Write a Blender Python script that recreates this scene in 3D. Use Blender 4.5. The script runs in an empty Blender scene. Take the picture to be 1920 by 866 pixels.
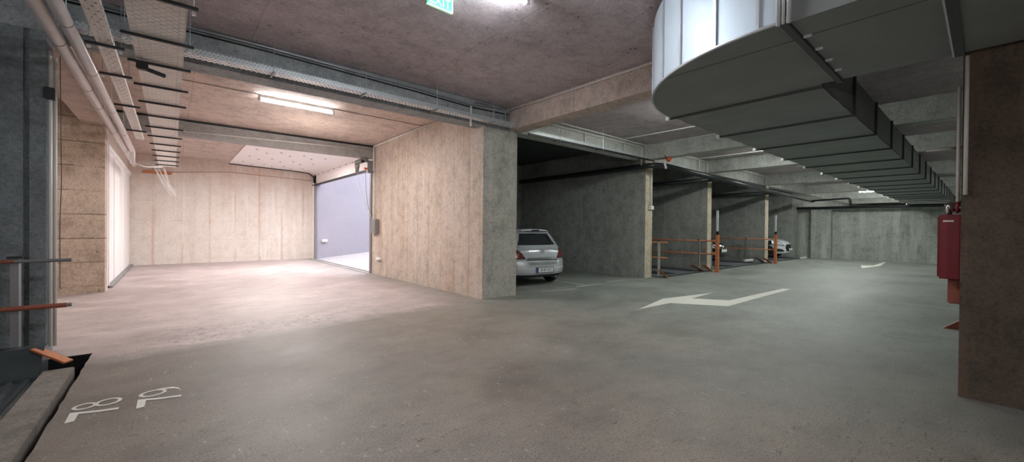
import bpy, bmesh, math, random
from math import pi, sin, cos, radians
from mathutils import Vector, Matrix, Euler
from mathutils.bvhtree import BVHTree
random.seed(7)
COL = bpy.context.scene.collection
SC = bpy.context.scene

# ------------------------------------------------------------------ materials
def new_mat(name):
    m = bpy.data.materials.new(name); m.use_nodes = True
    nt = m.node_tree
    return m, nt, nt.nodes['Principled BSDF']

def N(nt, kind, **kw):
    n = nt.nodes.new(kind)
    for k, v in kw.items():
        if k in n.inputs.keys() if hasattr(n.inputs, 'keys') else False:
            n.inputs[k].default_value = v
        else:
            setattr(n, k, v)
    return n

def L(nt, a, b): nt.links.new(a, b)

def math_n(nt, op, a, b=None, c=None):
    n = nt.nodes.new('ShaderNodeMath'); n.operation = op
    for i, v in enumerate((a, b, c)):
        if v is None: continue
        if isinstance(v, (int, float)): n.inputs[i].default_value = v
        else: L(nt, v, n.inputs[i])
    return n.outputs[0]

def mix(nt, fac, a, b, mode='MIX'):
    n = nt.nodes.new('ShaderNodeMix'); n.data_type = 'RGBA'; n.blend_type = mode
    if isinstance(fac, (int, float)): n.inputs[0].default_value = fac
    else: L(nt, fac, n.inputs[0])
    for idx, v in ((6, a), (7, b)):
        if isinstance(v, (tuple, list)): n.inputs[idx].default_value = (*v[:3], 1)
        else: L(nt, v, n.inputs[idx])
    return n.outputs[2]

def ramp(nt, fac, p0, p1, inv=False):
    n = nt.nodes.new('ShaderNodeMapRange'); n.clamp = True
    n.inputs['From Min'].default_value = p0; n.inputs['From Max'].default_value = p1
    n.inputs['To Min'].default_value = 1.0 if inv else 0.0
    n.inputs['To Max'].default_value = 0.0 if inv else 1.0
    L(nt, fac, n.inputs['Value'])
    return n.outputs[0]

def noise(nt, vec, scale, detail=5, rough=.6):
    n = nt.nodes.new('ShaderNodeTexNoise')
    n.inputs['Scale'].default_value = scale; n.inputs['Detail'].default_value = detail; n.inputs['Roughness'].default_value = rough
    L(nt, vec, n.inputs['Vector'])
    return n.outputs['Fac']

def pos(nt):
    return nt.nodes.new('ShaderNodeNewGeometry').outputs['Position']

def scaled(nt, vec, s):
    n = nt.nodes.new('ShaderNodeMapping'); n.inputs['Scale'].default_value = s
    L(nt, vec, n.inputs['Vector'])
    return n.outputs[0]

def sep(nt, vec):
    n = nt.nodes.new('ShaderNodeSeparateXYZ'); L(nt, vec, n.inputs[0]); return n.outputs

def line_mask(nt, coord, spacing, offset, width, wob=None, wobs=.02):
    """thin line every `spacing` metres along coord"""
    v = coord
    if wob is not None: v = math_n(nt, 'ADD', v, math_n(nt, 'MULTIPLY', math_n(nt, 'SUBTRACT', wob, .5), wobs))
    v = math_n(nt, 'ADD', v, offset)
    f = math_n(nt, 'FRACT', math_n(nt, 'DIVIDE', v, spacing))
    d = math_n(nt, 'ABSOLUTE', math_n(nt, 'SUBTRACT', f, .5))
    d = math_n(nt, 'MULTIPLY', d, spacing)
    return ramp(nt, d, 0, width, inv=True)

def concrete(name, base, dark, light=None, pits=.5, stains=0.0, stain_col=(.45, .25, .13), hlines=None, vlines=None, xlines=None, ylines=None,
             rough=.85, scale=1.0, bump=.3, line_dark=.5, k=.5, topband=None, rust=None):
    m, nt, p = new_mat(name)
    P = pos(nt); x, y, z = sep(nt, P)
    big = noise(nt, P, .55 * scale, 4, .6)
    mid = noise(nt, P, 3.2 * scale, 8, .68)
    fine = noise(nt, P, 38 * scale, 6, .75)
    c = mix(nt, ramp(nt, big, .36, .66), base, dark)
    c = mix(nt, math_n(nt, 'MULTIPLY', ramp(nt, mid, .42, .72), .4 + k * .6), c, light or tuple(min(1, v * 1.28) for v in base))
    c = mix(nt, math_n(nt, 'MULTIPLY', ramp(nt, mid, .47, .34), .8 * k), c, tuple(v * .6 for v in dark))
    mm = noise(nt, P, 11 * scale, 6, .7)
    c = mix(nt, math_n(nt, 'MULTIPLY', ramp(nt, mm, .49, .38), .6 * k), c, tuple(v * .55 for v in dark))
    c = mix(nt, math_n(nt, 'MULTIPLY', ramp(nt, mm, .54, .66), .55 * k), c, tuple(min(1, v * 1.4) for v in base))
    c = mix(nt, math_n(nt, 'MULTIPLY', ramp(nt, fine, .5, .38), .25 + .5 * k), c, tuple(v * .55 for v in dark))
    c = mix(nt, math_n(nt, 'MULTIPLY', ramp(nt, fine, .54, .64), .15 + .4 * k), c, tuple(min(1, v * 1.5) for v in base))
    h = math_n(nt, 'ADD', math_n(nt, 'MULTIPLY', mid, .7), math_n(nt, 'MULTIPLY', fine, .35))
    if pits:
        vo = nt.nodes.new('ShaderNodeTexVoronoi'); vo.inputs['Scale'].default_value = 5.5
        vo.inputs['Randomness'].default_value = 1
        L(nt, scaled(nt, P, (1, 1.6, 1)), vo.inputs['Vector'])
        pm = ramp(nt, math_n(nt, 'ADD', vo.outputs['Distance'], math_n(nt, 'MULTIPLY', mid, .35)), .22, .29, inv=True)
        pm = math_n(nt, 'MULTIPLY', pm, pits)
        c = mix(nt, pm, c, tuple(v * .35 for v in dark))
        h = math_n(nt, 'SUBTRACT', h, math_n(nt, 'MULTIPLY', pm, .5))
    if stains:
        s = noise(nt, scaled(nt, P, (1.7, 1.7, .13)), 1.8, 6, .62)
        sm = math_n(nt, 'MULTIPLY', ramp(nt, s, .50, .72), stains)
        c = mix(nt, sm, c, stain_col)
        s2 = noise(nt, scaled(nt, P, (2.6, 2.6, .10)), 2.9, 5, .6)
        c = mix(nt, math_n(nt, 'MULTIPLY', ramp(nt, s2, .55, .72), stains * .6), c, tuple(min(1, v * 1.5) for v in base))
    if topband:
        tb = ramp(nt, math_n(nt, 'ADD', z, math_n(nt, 'MULTIPLY', math_n(nt, 'SUBTRACT', noise(nt, scaled(nt, P, (1, 1, .35)), 2.2, 6, .65), .5), 2.6)), topband[0], topband[1])
        tb = math_n(nt, 'MULTIPLY', tb, math_n(nt, 'MULTIPLY_ADD', ramp(nt, mm, .40, .60), .6, .3))
        c = mix(nt, tb, c, topband[2])
    if rust:
        lmr = line_mask(nt, x, rust[0], rust[1], rust[2], mid, .12)
        lmr = math_n(nt, 'MULTIPLY', lmr, ramp(nt, noise(nt, scaled(nt, P, (1, 1, .4)), 1.1, 3, .6), .36, .56))
        c = mix(nt, math_n(nt, 'MULTIPLY', lmr, .55), c, stain_col)
    for coord, spec in ((z, hlines), (x, xlines), (y, ylines)):
        if not spec: continue
        lm = line_mask(nt, coord, spec[0], spec[1], spec[2], mid, .05)
        br = ramp(nt, noise(nt, P, 1.3, 3, .6), .42, .58)
        lm = math_n(nt, 'MULTIPLY', lm, math_n(nt, 'MULTIPLY_ADD', br, .75, .25))
        lm = math_n(nt, 'MULTIPLY', lm, line_dark)
        c = mix(nt, lm, c, tuple(v * .3 for v in dark))
        h = math_n(nt, 'SUBTRACT', h, math_n(nt, 'MULTIPLY', lm, .5))
    L(nt, c, p.inputs['Base Color'])
    p.inputs['Roughness'].default_value = rough
    b = nt.nodes.new('ShaderNodeBump'); b.inputs['Strength'].default_value = bump; b.inputs['Distance'].default_value = .02
    L(nt, h, b.inputs['Height']); L(nt, b.outputs[0], p.inputs['Normal'])
    return m

def plain(name, col, rough=.5, metal=0.0, var=.12, scale=9.0, emit=None, es=0, coat=0, bump=0):
    m, nt, p = new_mat(name)
    P = pos(nt)
    n1 = noise(nt, P, scale, 5, .6)
    c = mix(nt, n1, tuple(v * (1 - var) for v in col), tuple(min(1, v * (1 + var)) for v in col))
    L(nt, c, p.inputs['Base Color'])
    p.inputs['Roughness'].default_value = rough; p.inputs['Metallic'].default_value = metal
    p.inputs['Coat Weight'].default_value = coat
    if emit:
        p.inputs['Emission Color'].default_value = (*emit, 1); p.inputs['Emission Strength'].default_value = es
    if bump:
        b = nt.nodes.new('ShaderNodeBump'); b.inputs['Strength'].default_value = bump; b.inputs['Distance'].default_value = .01
        L(nt, n1, b.inputs['Height']); L(nt, b.outputs[0], p.inputs['Normal'])
    return m

def perforated(name, col, su, sv, fu, fv, axis_u='x', axis_v='y', metal=.6, rough=.45):
    """galvanised sheet with real see-through slots"""
    m, nt, p = new_mat(name)
    P = pos(nt); s = sep(nt, P); ix = {'x': 0, 'y': 1, 'z': 2}
    u, v = s[ix[axis_u]], s[ix[axis_v]]
    row = math_n(nt, 'FLOOR', math_n(nt, 'DIVIDE', v, sv))
    sh = math_n(nt, 'MULTIPLY', math_n(nt, 'MODULO', row, 2.0), .5)
    a = math_n(nt, 'LESS_THAN', math_n(nt, 'FRACT', math_n(nt, 'ADD', math_n(nt, 'DIVIDE', u, su), sh)), fu)
    b = math_n(nt, 'LESS_THAN', math_n(nt, 'FRACT', math_n(nt, 'DIVIDE', v, sv)), fv)
    hole = math_n(nt, 'MULTIPLY', a, b)
    n1 = noise(nt, P, 6, 5, .6)
    c = mix(nt, n1, tuple(q * .8 for q in col), tuple(min(1, q * 1.15) for q in col))
    L(nt, c, p.inputs['Base Color']); p.inputs['Metallic'].default_value = metal; p.inputs['Roughness'].default_value = rough
    tr = nt.nodes.new('ShaderNodeBsdfTransparent'); mx = nt.nodes.new('ShaderNodeMixShader')
    L(nt, hole, mx.inputs[0]); L(nt, p.outputs[0], mx.inputs[1]); L(nt, tr.outputs[0], mx.inputs[2])
    L(nt, mx.outputs[0], nt.nodes['Material Output'].inputs['Surface'])
    return m

def floor_material():
    m, nt, p = new_mat('worn_concrete_floor')
    P = pos(nt); x, y, z = sep(nt, P)
    big = noise(nt, P, .28, 5, .62)
    med = noise(nt, scaled(nt, P, (1, 1.25, 1)), .95, 7, .62)
    mid = noise(nt, scaled(nt, P, (1, 1.4, 1)), 2.6, 8, .66)
    fine = noise(nt, P, 62, 4, .7)
    c = mix(nt, ramp(nt, big, .38, .62), (.255, .212, .177), (.180, .156, .136))
    far = ramp(nt, math_n(nt, 'ADD', x, math_n(nt, 'MULTIPLY', big, 2.5)), 4.2, 9.0)  # towards the aisle: its greenish light is put into the floor colour
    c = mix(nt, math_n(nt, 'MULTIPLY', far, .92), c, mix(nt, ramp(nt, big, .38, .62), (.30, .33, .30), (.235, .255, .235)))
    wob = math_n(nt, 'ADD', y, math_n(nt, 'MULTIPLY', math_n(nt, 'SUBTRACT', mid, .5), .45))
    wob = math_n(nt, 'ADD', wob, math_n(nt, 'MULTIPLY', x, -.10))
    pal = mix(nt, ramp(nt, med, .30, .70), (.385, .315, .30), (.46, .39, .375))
    lanec = math_n(nt, 'MULTIPLY', ramp(nt, wob, 6.15, 6.55), ramp(nt, x, 3.8, 5.2, inv=True))  # floor past the front beam line is paler and pinker
    c = mix(nt, lanec, c, pal)
    # cloudy dark stains and worn pale patches
    c = mix(nt, math_n(nt, 'MULTIPLY', math_n(nt, 'MULTIPLY', ramp(nt, med, .50, .36), math_n(nt, 'SUBTRACT', 1.0, math_n(nt, 'MULTIPLY', lanec, .65))), .50), c, mix(nt, 1.0, c, (.55, .52, .50), 'MULTIPLY'))
    c = mix(nt, math_n(nt, 'MULTIPLY', ramp(nt, med, .52, .68), .30), c, mix(nt, 1.0, c, (1.5, 1.5, 1.5), 'MULTIPLY'))
    c = mix(nt, math_n(nt, 'MULTIPLY', ramp(nt, mid, .50, .36), .38), c, mix(nt, 1.0, c, (.6, .58, .56), 'MULTIPLY'))
    c = mix(nt, math_n(nt, 'MULTIPLY', ramp(nt, mid, .54, .68), .32), c, mix(nt, 1.0, c, (1.45, 1.45, 1.43), 'MULTIPLY'))
    c = mix(nt, math_n(nt, 'MULTIPLY', ramp(nt, fine, .49, .38), .5), c, mix(nt, 1.0, c, (.4, .4, .4), 'MULTIPLY'))
    c = mix(nt, math_n(nt, 'MULTIPLY', ramp(nt, fine, .55, .66), .5), c, mix(nt, 1.0, c, (1.8, 1.8, 1.75), 'MULTIPLY'))
    # short scrapes and chips, gathered in worn areas
    area_ = ramp(nt, noise(nt, P, .42, 3, .5), .43, .55)
    worn = math_n(nt, 'MULTIPLY', math_n(nt, 'MULTIPLY', ramp(nt, y, 6.3, 6.7), ramp(nt, y, 7.4, 8.0, inv=True)), math_n(nt, 'MULTIPLY', ramp(nt, x, -.6, .1), ramp(nt, x, 1.8, 3.0, inv=True)))
    area_ = math_n(nt, 'MAXIMUM', area_, worn)
    sc = noise(nt, scaled(nt, P, (1.2, 3.2, 1)), 6.5, 7, .8)
    scm = math_n(nt, 'MULTIPLY', math_n(nt, 'MULTIPLY', math_n(nt, 'MAXIMUM', ramp(nt, sc, .58, .62), math_n(nt, 'MULTIPLY', worn, ramp(nt, sc, .53, .58))), area_), .8)
    c = mix(nt, scm, c, (.06, .05, .045))
    sc2 = noise(nt, scaled(nt, P, (3.0, 1.1, 1)), 5.3, 7, .8)
    c = mix(nt, math_n(nt, 'MULTIPLY', ramp(nt, sc2, .605, .64), .45), c, (.55, .52, .47))
    L(nt, c, p.inputs['Base Color'])
    rr = math_n(nt, 'ADD', math_n(nt, 'MULTIPLY', ramp(nt, med, .36, .62), .12), .42)
    rr = math_n(nt, 'ADD', rr, math_n(nt, 'MULTIPLY', mid, .16))
    L(nt, rr, p.inputs['Roughness'])
    p.inputs['Specular IOR Level'].default_value = .5
    h = math_n(nt, 'ADD', math_n(nt, 'MULTIPLY', mid, .8), math_n(nt, 'MULTIPLY', fine, .12))
    h = math_n(nt, 'SUBTRACT', h, math_n(nt, 'MULTIPLY', scm, .3))
    b = nt.nodes.new('ShaderNodeBump'); b.inputs['Strength'].default_value = .22; b.inputs['Distance'].default_value = .012
    L(nt, h, b.inputs['Height']); L(nt, b.outputs[0], p.inputs['Normal'])
    return m

M = {}
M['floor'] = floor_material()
M['ceil'] = concrete('ceiling_concrete', (.56, .49, .505), (.40, .345, .365), pits=.95, k=.34, xlines=(2.5, .4, .02), ylines=(1.25, .3, .012), line_dark=.3, bump=.5)
M['ceil_left'] = concrete('pale_ceiling_concrete', (.52, .41, .35), (.42, .33, .29), pits=.5, ylines=(1.22, .35, .018), xlines=(5, 2.2, .012), line_dark=.6)
M['beam'] = concrete('grey_beam_concrete', (.33, .35, .355), (.25, .27, .28), pits=.4)
M['beam_door'] = concrete('warm_grey_beam_concrete', (.34, .32, .31), (.27, .255, .25), pits=.2, k=.3)
M['beam_aisle'] = concrete('lit_aisle_beam_concrete', (.56, .575, .545), (.44, .455, .43), pits=.35, stains=.2, xlines=(2.4, .3, .01))  # lit copy of the beam concrete, aisle light put into its colour
M['beam_warm'] = concrete('warm_beam_concrete', (.62, .51, .45), (.50, .41, .36), pits=.35, ylines=(2.1, .3, .02), line_dark=.5)
M['board'] = concrete('board_marked_concrete', (.56, .44, .355), (.43, .325, .255), pits=.7, hlines=(.52, .1, .022), line_dark=.9)
M['farwall'] = concrete('stained_far_concrete', (.74, .67, .61), (.66, .59, .53), light=(.80, .74, .69), pits=.3, k=.16, stains=.32, stain_col=(.52, .34, .24), xlines=(.86, .1, .010), hlines=(.75, .2, .006), line_dark=.35, topband=(2.9, 4.6, (.56, .36, .24)), rust=(.86, .1, .07))
M['block'] = concrete('stained_block_concrete', (.53, .44, .375), (.44, .36, .30), pits=.6, stains=.5, stain_col=(.40, .24, .13), ylines=(.60, .17, .018), line_dark=.65)
M['block_front'] = concrete('grey_block_concrete', (.46, .445, .39), (.35, .335, .29), pits=.6, stains=.4, stain_col=(.20, .17, .13))
M['bay'] = concrete('bay_wall_concrete', (.36, .365, .345), (.26, .265, .25), pits=.45, stains=.5, stain_col=(.30, .31, .28), hlines=(1.2, .3, .01), line_dark=.4)
M['end'] = concrete('buff_wall_end', (.66, .58, .44), (.48, .41, .30), pits=.4, stains=.3)
M['farend'] = concrete('grey_end_wall', (.38, .395, .36), (.27, .285, .26), pits=.6, stains=.7, stain_col=(.62, .66, .60))
M['column'] = concrete('brown_column_concrete', (.095, .070, .050), (.065, .049, .036), pits=.4, stains=.2)
M['bluecol'] = concrete('blue_grey_concrete', (.20, .225, .235), (.155, .172, .182), pits=.3)
M['dark'] = concrete('shaded_bay_ceiling', (.07, .075, .075), (.045, .05, .05), pits=.2)  # near black: the shade over the bays is put into the colour
M['galv'] = plain('galvanised_steel', (.55, .56, .56), .38, .85, .15)
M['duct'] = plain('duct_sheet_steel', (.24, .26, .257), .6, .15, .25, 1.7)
M['duct_side'] = plain('lit_duct_steel', (.60, .68, .76), .55, .35, .10, 2.2)  # same duct steel, the tube light's bluish reflection put into its colour
M['duct_edge'] = plain('duct_flange_steel', (.72, .76, .8), .35, .6, .1)
M['duct_dark'] = plain('dark_duct_joint', (.085, .092, .09), .6, .3)  # dark steel of the duct flanges and seams
M['pvc'] = plain('grey_pipe_plastic', (.66, .61, .59), .38, .15, .18, 3)
M['black'] = plain('black_metal', (.018, .018, .02), .45, .3)
M['blackpipe'] = plain('black_drain_pipe', (.022, .024, .028), .35, 0)
M['white'] = plain('white_paint', (.80, .78, .76), .5)
M['whitepanel'] = plain('white_insulation_panel', (.86, .80, .78), .6, 0, .05, 1)
M['door'] = plain('white_door_sheet', (.86, .84, .82), .45, 0, .05, 1)
M['conduit'] = plain('pale_conduit', (.66, .64, .60), .4, 0, .1)
M['conduit_grey'] = plain('grey_conduit', (.36, .38, .39), .35, .5)
M['orange'] = plain('orange_paint', (.50, .17, .065), .5, 0, .3, 14)
M['redrail'] = plain('rusty_red_paint', (.30, .09, .055), .55, 0, .3, 14)
M['red'] = plain('dark_red_paint', (.18, .009, .015), .42, 0, .1)
M['tubegrey'] = plain('pale_grey_tube', (.48, .51, .53), .5)
M['redb'] = plain('bright_red_orange', (.75, .13, .05), .5)
M['paint'] = plain('worn_white_road_paint', (.74, .72, .66), .65, 0, .25, 22)
M['paintline'] = plain('thin_worn_road_paint', (.46, .46, .42), .7, 0, .35, 18)
M['steelgrey'] = plain('grey_steel_frame', (.24, .235, .235), .45, .3)
M['purple'] = concrete('lilac_render', (.37, .355, .41), (.35, .335, .39), light=(.39, .375, .43), pits=0, bump=.05, k=.05)
M['ramp'] = plain('pale_ramp_concrete', (.40, .375, .38), .8, 0, .2, 3)
M['tube'] = plain('lit_tube', (1, 1, 1), .5, emit=(.92, .97, 1), es=85)
M['tube2'] = plain('lit_tube_strong', (1, 1, 1), .5, emit=(.88, .95, 1), es=190)
M['tubefar'] = plain('lit_tube_far', (1, 1, 1), .5, emit=(.94, 1, .93), es=2.5)
M['tubeaisle'] = plain('lit_tube_aisle', (1, 1, 1), .5, emit=(.94, 1, .95), es=115)
M['exit'] = plain('green_sign', (.01, .30, .09), .5, emit=(.005, .60, .10), es=.6)
M['exitw'] = plain('sign_white', (.5, .9, .6), .4, emit=(.45, 1, .58), es=.9)
M['plate_steel'] = plain('dark_platform_steel', (.075, .09, .095), .42, .5, .3, 6)
M['platform_curb'] = concrete('platform_edge_concrete', (.235, .205, .175), (.17, .15, .13), pits=.4)
M['bay_platform'] = plain('blue_grey_platform', (.17, .185, .20), .5, .3, .3, 3)
M['silver'] = plain('silver_car_paint', (.68, .71, .75), .28, .45, .04, 2, coat=.6)
M['whitecar'] = plain('white_car_paint', (.72, .76, .78), .3, .1, .04, 2, coat=.6)
M['blackcar'] = plain('black_car_paint', (.012, .013, .016), .25, .1, .04, 2, coat=.6)
M['glass'] = plain('dark_car_glass', (.02, .022, .026), .12, 0, .05, 2, coat=.5)
M['rubber'] = plain('black_rubber', (.015, .015, .016), .7)
M['alloy'] = plain('alloy_wheel', (.38, .39, .41), .35, .8)
M['tail'] = plain('dark_red_lens', (.16, .012, .014), .2, 0, .2, 20, coat=.5)
M['lens'] = plain('clear_lens', (.75, .78, .80), .15, .2, .1, 20, coat=.6)
M['chrome'] = plain('chrome', (.75, .76, .78), .15, 1)
M['platewhite'] = plain('number_plate_white', (.8, .8, .8), .4)
M['plateblue'] = plain('number_plate_blue', (.02, .05, .30), .4)
M['ink'] = plain('black_ink', (.01, .01, .012), .5)
M['pit'] = plain('pit_darkness', (.006, .006, .007), .95)  # shade inside the pit put into a near-black lining
M['tray'] = perforated('perforated_cable_tray', (.92, .84, .78), .085, .047, .60, .20, metal=0)
M['traylip'] = perforated('perforated_tray_lip', (.78, .68, .62), .035, .030, .35, .45, 'z', 'y', metal=.25)
M['ladder'] = perforated('perforated_ladder_tray', (.60, .64, .66), .045, .028, .55, .45, 'x', 'z', metal=.5)
M['ladderb'] = perforated('slotted_tray_base', (.80, .82, .83), .06, .05, .42, .6, 'x', 'y', metal=.3)
M['smalltray'] = perforated('narrow_perforated_tray', (.92, .85, .80), .06, .09, .3, .3, metal=0)
M['cable'] = plain('pale_cable', (.55, .52, .50), .5)

# ------------------------------------------------------------------ geometry helpers
def obj(name, bm, mat, parent=None, smooth=False):
    me = bpy.data.meshes.new(name); bm.normal_update(); bm.to_mesh(me); bm.free()
    for mm in (mat if isinstance(mat, (list, tuple)) else [mat]): me.materials.append(mm)
    if smooth:
        for p in me.polygons: p.use_smooth = True
    o = bpy.data.objects.new(name, me); COL.objects.link(o)
    if parent is not None: o.parent = parent
    return o

def tag(o, label=None, cat=None, group=None, kind=None):
    if label: o['label'] = label
    if cat: o['category'] = cat
    if group: o['group'] = group
    if kind: o['kind'] = kind
    return o

def empty(name, loc, label, cat, group=None, rz=0):
    o = bpy.data.objects.new(name, None); COL.objects.link(o); o.location = loc; o.rotation_euler = (0, 0, rz)
    o.empty_display_size = .1
    return tag(o, label, cat, group)

def bbox(bm, x0, x1, y0, y1, z0, z1, mi=0):
    vs = [bm.verts.new((x, y, z)) for z in (z0, z1) for y in (y0, y1) for x in (x0, x1)]
    for f in ((0, 2, 3, 1), (4, 5, 7, 6), (0, 1, 5, 4), (2, 6, 7, 3), (0, 4, 6, 2), (1, 3, 7, 5)):
        fc = bm.faces.new([vs[i] for i in f]); fc.material_index = mi
    return vs

def box(x0, x1, y0, y1, z0, z1, bevel=0):
    bm = bmesh.new(); bbox(bm, x0, x1, y0, y1, z0, z1)
    if bevel: bmesh.ops.bevel(bm, geom=bm.edges[:], offset=bevel, segments=2, affect='EDGES')
    return bm

def tube(bm, pts, r, seg=12, cap=True):
    pts = [Vector(p) for p in pts]; rings = []
    up = None
    for i, p in enumerate(pts):
        if i == 0: d = pts[1] - p
        elif i == len(pts) - 1: d = p - pts[i - 1]
        else: d = (pts[i + 1] - p).normalized() + (p - pts[i - 1]).normalized()
        d.normalize()
        if up is None:
            a = Vector((0, 0, 1)) if abs(d.z) < .9 else Vector((1, 0, 0))
            up = d.cross(a).normalized()
        else:
            up = (up - d * up.dot(d)).normalized()
        w = d.cross(up)
        rr = r[i] if isinstance(r, (list, tuple)) else r
        rings.append([bm.verts.new(p + (up * cos(2 * pi * k / seg) + w * sin(2 * pi * k / seg)) * rr) for k in range(seg)])
    for a, b in zip(rings, rings[1:]):
        for k in range(seg):
            bm.faces.new((a[k], a[(k + 1) % seg], b[(k + 1) % seg], b[k]))
    if cap:
        bm.faces.new(rings[0][::-1]); bm.faces.new(rings[-1])
    return bm

def bent(pts, rad=.06, n=5):
    """polyline with rounded corners"""
    P = [Vector(p) for p in pts]; out = [P[0]]
    for a, b, c in zip(P, P[1:], P[2:]):
        d1 = (a - b); d2 = (c - b); r = min(rad, d1.length * .45, d2.length * .45)
        s = b + d1.normalized() * r; e = b + d2.normalized() * r
        for i in range(n + 1):
            t = i / n; out.append(s * (1 - t) ** 2 + b * 2 * t * (1 - t) + e * t * t)
    out.append(P[-1]); return out

def poly(pts, z=None, thick=0):
    bm = bmesh.new()
    f = bm.faces.new([bm.verts.new(p if len(p) == 3 else (p[0], p[1], z)) for p in pts])
    if thick:
        r = bmesh.ops.extrude_face_region(bm, geom=[f])
        bmesh.ops.translate(bm, verts=[v for v in r['geom'] if isinstance(v, bmesh.types.BMVert)], vec=(0, 0, thick))
    bmesh.ops.recalc_face_normals(bm, faces=bm.faces[:])
    return bm

def struct(name, bm, mat):
    return tag(obj(name, bm, mat), kind='structure')

def text_bm(s, size, depth=.002, xs=1.0):
    cu = bpy.data.curves.new('lettering', 'FONT'); cu.body = s; cu.size = size; cu.extrude = depth
    cu.align_x = 'CENTER'; cu.align_y = 'CENTER'
    o = bpy.data.objects.new('lettering', cu); COL.objects.link(o)
    bpy.context.view_layer.update()
    dg = bpy.context.evaluated_depsgraph_get()
    me = bpy.data.meshes.new_from_object(o.evaluated_get(dg))
    bm = bmesh.new(); bm.from_mesh(me)
    bmesh.ops.scale(bm, vec=(xs, 1, 1), verts=bm.verts[:])
    bpy.data.objects.remove(o); bpy.data.curves.remove(cu); bpy.data.meshes.remove(me)
    return bm

def xf(bm, mat):
    bmesh.ops.transform(bm, matrix=mat, verts=bm.verts[:]); return bm

CZ = 4.12      # ceiling
BZ = 3.64      # underside of the beams
# ------------------------------------------------------------------ setting
def grid_floor():
    bm = bmesh.new()
    # floor with the platform pit cut out at X<-0.70, Y<6.72
    def q(x0, x1, y0, y1, z=0):
        bm.faces.new([bm.verts.new(v) for v in ((x0, y0, z), (x1, y0, z), (x1, y1, z), (x0, y1, z))])
    random.seed(3)
    ys = [-5 + i * (6.72 + 5) / 80 for i in range(81)]
    edge = [(-.700 + random.uniform(-.005, .006), y) for y in ys]
    bm.faces.new([bm.verts.new(v) for v in [(x, y, 0) for x, y in edge][::-1] + [(29, -5, 0), (29, 6.72, 0)]][::-1])
    q(-6, 29, 6.72, 12.9); q(-6, 5.15, 12.9, 20.4)
    bmesh.ops.recalc_face_normals(bm, faces=bm.faces[:])
    return bm
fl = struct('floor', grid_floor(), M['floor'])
bm = box(-6, -.69, -5, 6.72, -1.45, -1.4)
bbox(bm, -.694, -.66, -5, 6.75, -1.45, -.001); bbox(bm, -6, -.66, 6.712, 6.75, -1.45, -.001)
struct('trim_40', bm, M['pit'])

struct('ceiling', box(-6, 50, -5, 6.9, CZ, CZ + .2), M['ceil'])
struct('ceiling', box(-6, 5.3, 6.9, 20.6, CZ, CZ + .2), M['ceil_left'])
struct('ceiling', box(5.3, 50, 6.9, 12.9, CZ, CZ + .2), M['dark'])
struct('wall_behind', box(-6.2, 50, -5.2, -5, 0, CZ), M['bay'])
struct('wall_left', box(-6.2, -6, -5, 12.9, -1.4, CZ), M['bluecol'])
# left column with its groove
bm = box(-1.19, -1.07, 6.8, 7.15, 0, BZ); bbox(bm, -1.235, -1.19, 6.84, 7.15, 0, BZ); bbox(bm, -6, -1.235, 6.8, 7.15, 0, BZ)
struct('wall_left_column', bm, M['bluecol'])
struct('wall_left_recess', box(-6, -1.12, 12.6, 12.9, 0, CZ), M['board'])
struct('wall_left_bright', box(-1.5, -1.2, 12.9, 20.4, 0, CZ), M['farwall'])
struct('wall_far', box(-1.5, 5.1, 20.35, 20.6, 0, CZ), M['farwall'])
# solid block between the bright lane and the first bay: lane and aisle light is put into its face colours
bm = bmesh.new(); bbox(bm, 4.97, 5.905, 6.81, 12.9, 0, CZ)
for f in bm.faces:
    c = f.calc_center_median()
    f.material_index = 0 if c.x < 5 else (1 if c.y < 6.9 else 2)
struct('wall_block', bm, [M['block'], M['block_front'], M['bay']])
def bay_wall(name, x0, x1):
    bm = bmesh.new(); bbox(bm, x0, x1, 6.802, 12.6, 0, CZ)
    for f in bm.faces:
        f.material_index = 1 if f.calc_center_median().y < 6.9 else 0
    struct(name, bm, [M['bay'], M['end']])
bay_wall('wall_bay_first', 11.15, 11.55); bay_wall('wall_bay_second', 15.42, 15.76); bay_wall('wall_bay_third', 21.53, 21.98)
struct('wall_bay_fourth', box(26.6, 49.9, 7.05, 12.6, 0, CZ), M['bay'])
struct('wall_bay_back', box(5.905, 50, 12.6, 12.9, 0, CZ), M['bay'])
struct('wall_right_end', box(27.7, 28, -5, 7.1, 0, 2.72), M['farend'])
struct('wall_beyond', box(50, 50.3, -5.2, 12.9, 0, CZ), M['farend'])
struct('floor_beyond', box(28, 50, -5, 12.9, 1.1, 1.2), M['farend'])
struct('wall_right_pilaster', box(27.35, 27.7, 5.45, 6.35, 0, 2.72), M['farend'])
struct('wall_right_column', box(5.5, 6.5, -5, .15, 0, CZ), M['column'])
# beams
def beam(n, *a, mat='beam'): struct('trim_%d' % n, box(*a), M[mat])
beam(1, -6, 5.66, 6.795, 7.15, BZ, CZ)
beam(2, 5.66, 49.9, 6.795, 7.12, BZ, CZ, mat='beam_aisle')
beam(3, 5.66, 6.03, -5, 6.8, 3.66, CZ, mat='beam_warm')
beam(4, 11.15, 11.55, -5, 6.8, 3.66, CZ, mat='beam_aisle'); beam(5, 15.35, 15.78, -5, 6.8, 3.66, CZ, mat='beam_aisle'); beam(6, 21.53, 21.98, -5, 6.8, 3.66, CZ, mat='beam_aisle')
beam(15, 27.9, 28.3, -5, 6.79, 3.66, CZ, mat='beam_aisle'); beam(16, 34.2, 34.6, -5, 6.79, 3.66, CZ, mat='beam_aisle'); beam(17, 40.5, 40.9, -5, 6.79, 3.66, CZ, mat='beam_aisle')
beam(7, -1.2, 4.97, 12.8, 13.05, 3.70, 4.06, mat='beam_door')
struct('trim_8', box(-1.2, 4.97, 12.84, 13.05, 4.06, CZ), M['black'])
beam(9, -1.47, -1.05, 7.15, 12.6, 3.68, CZ, mat='ceil_left')
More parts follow.
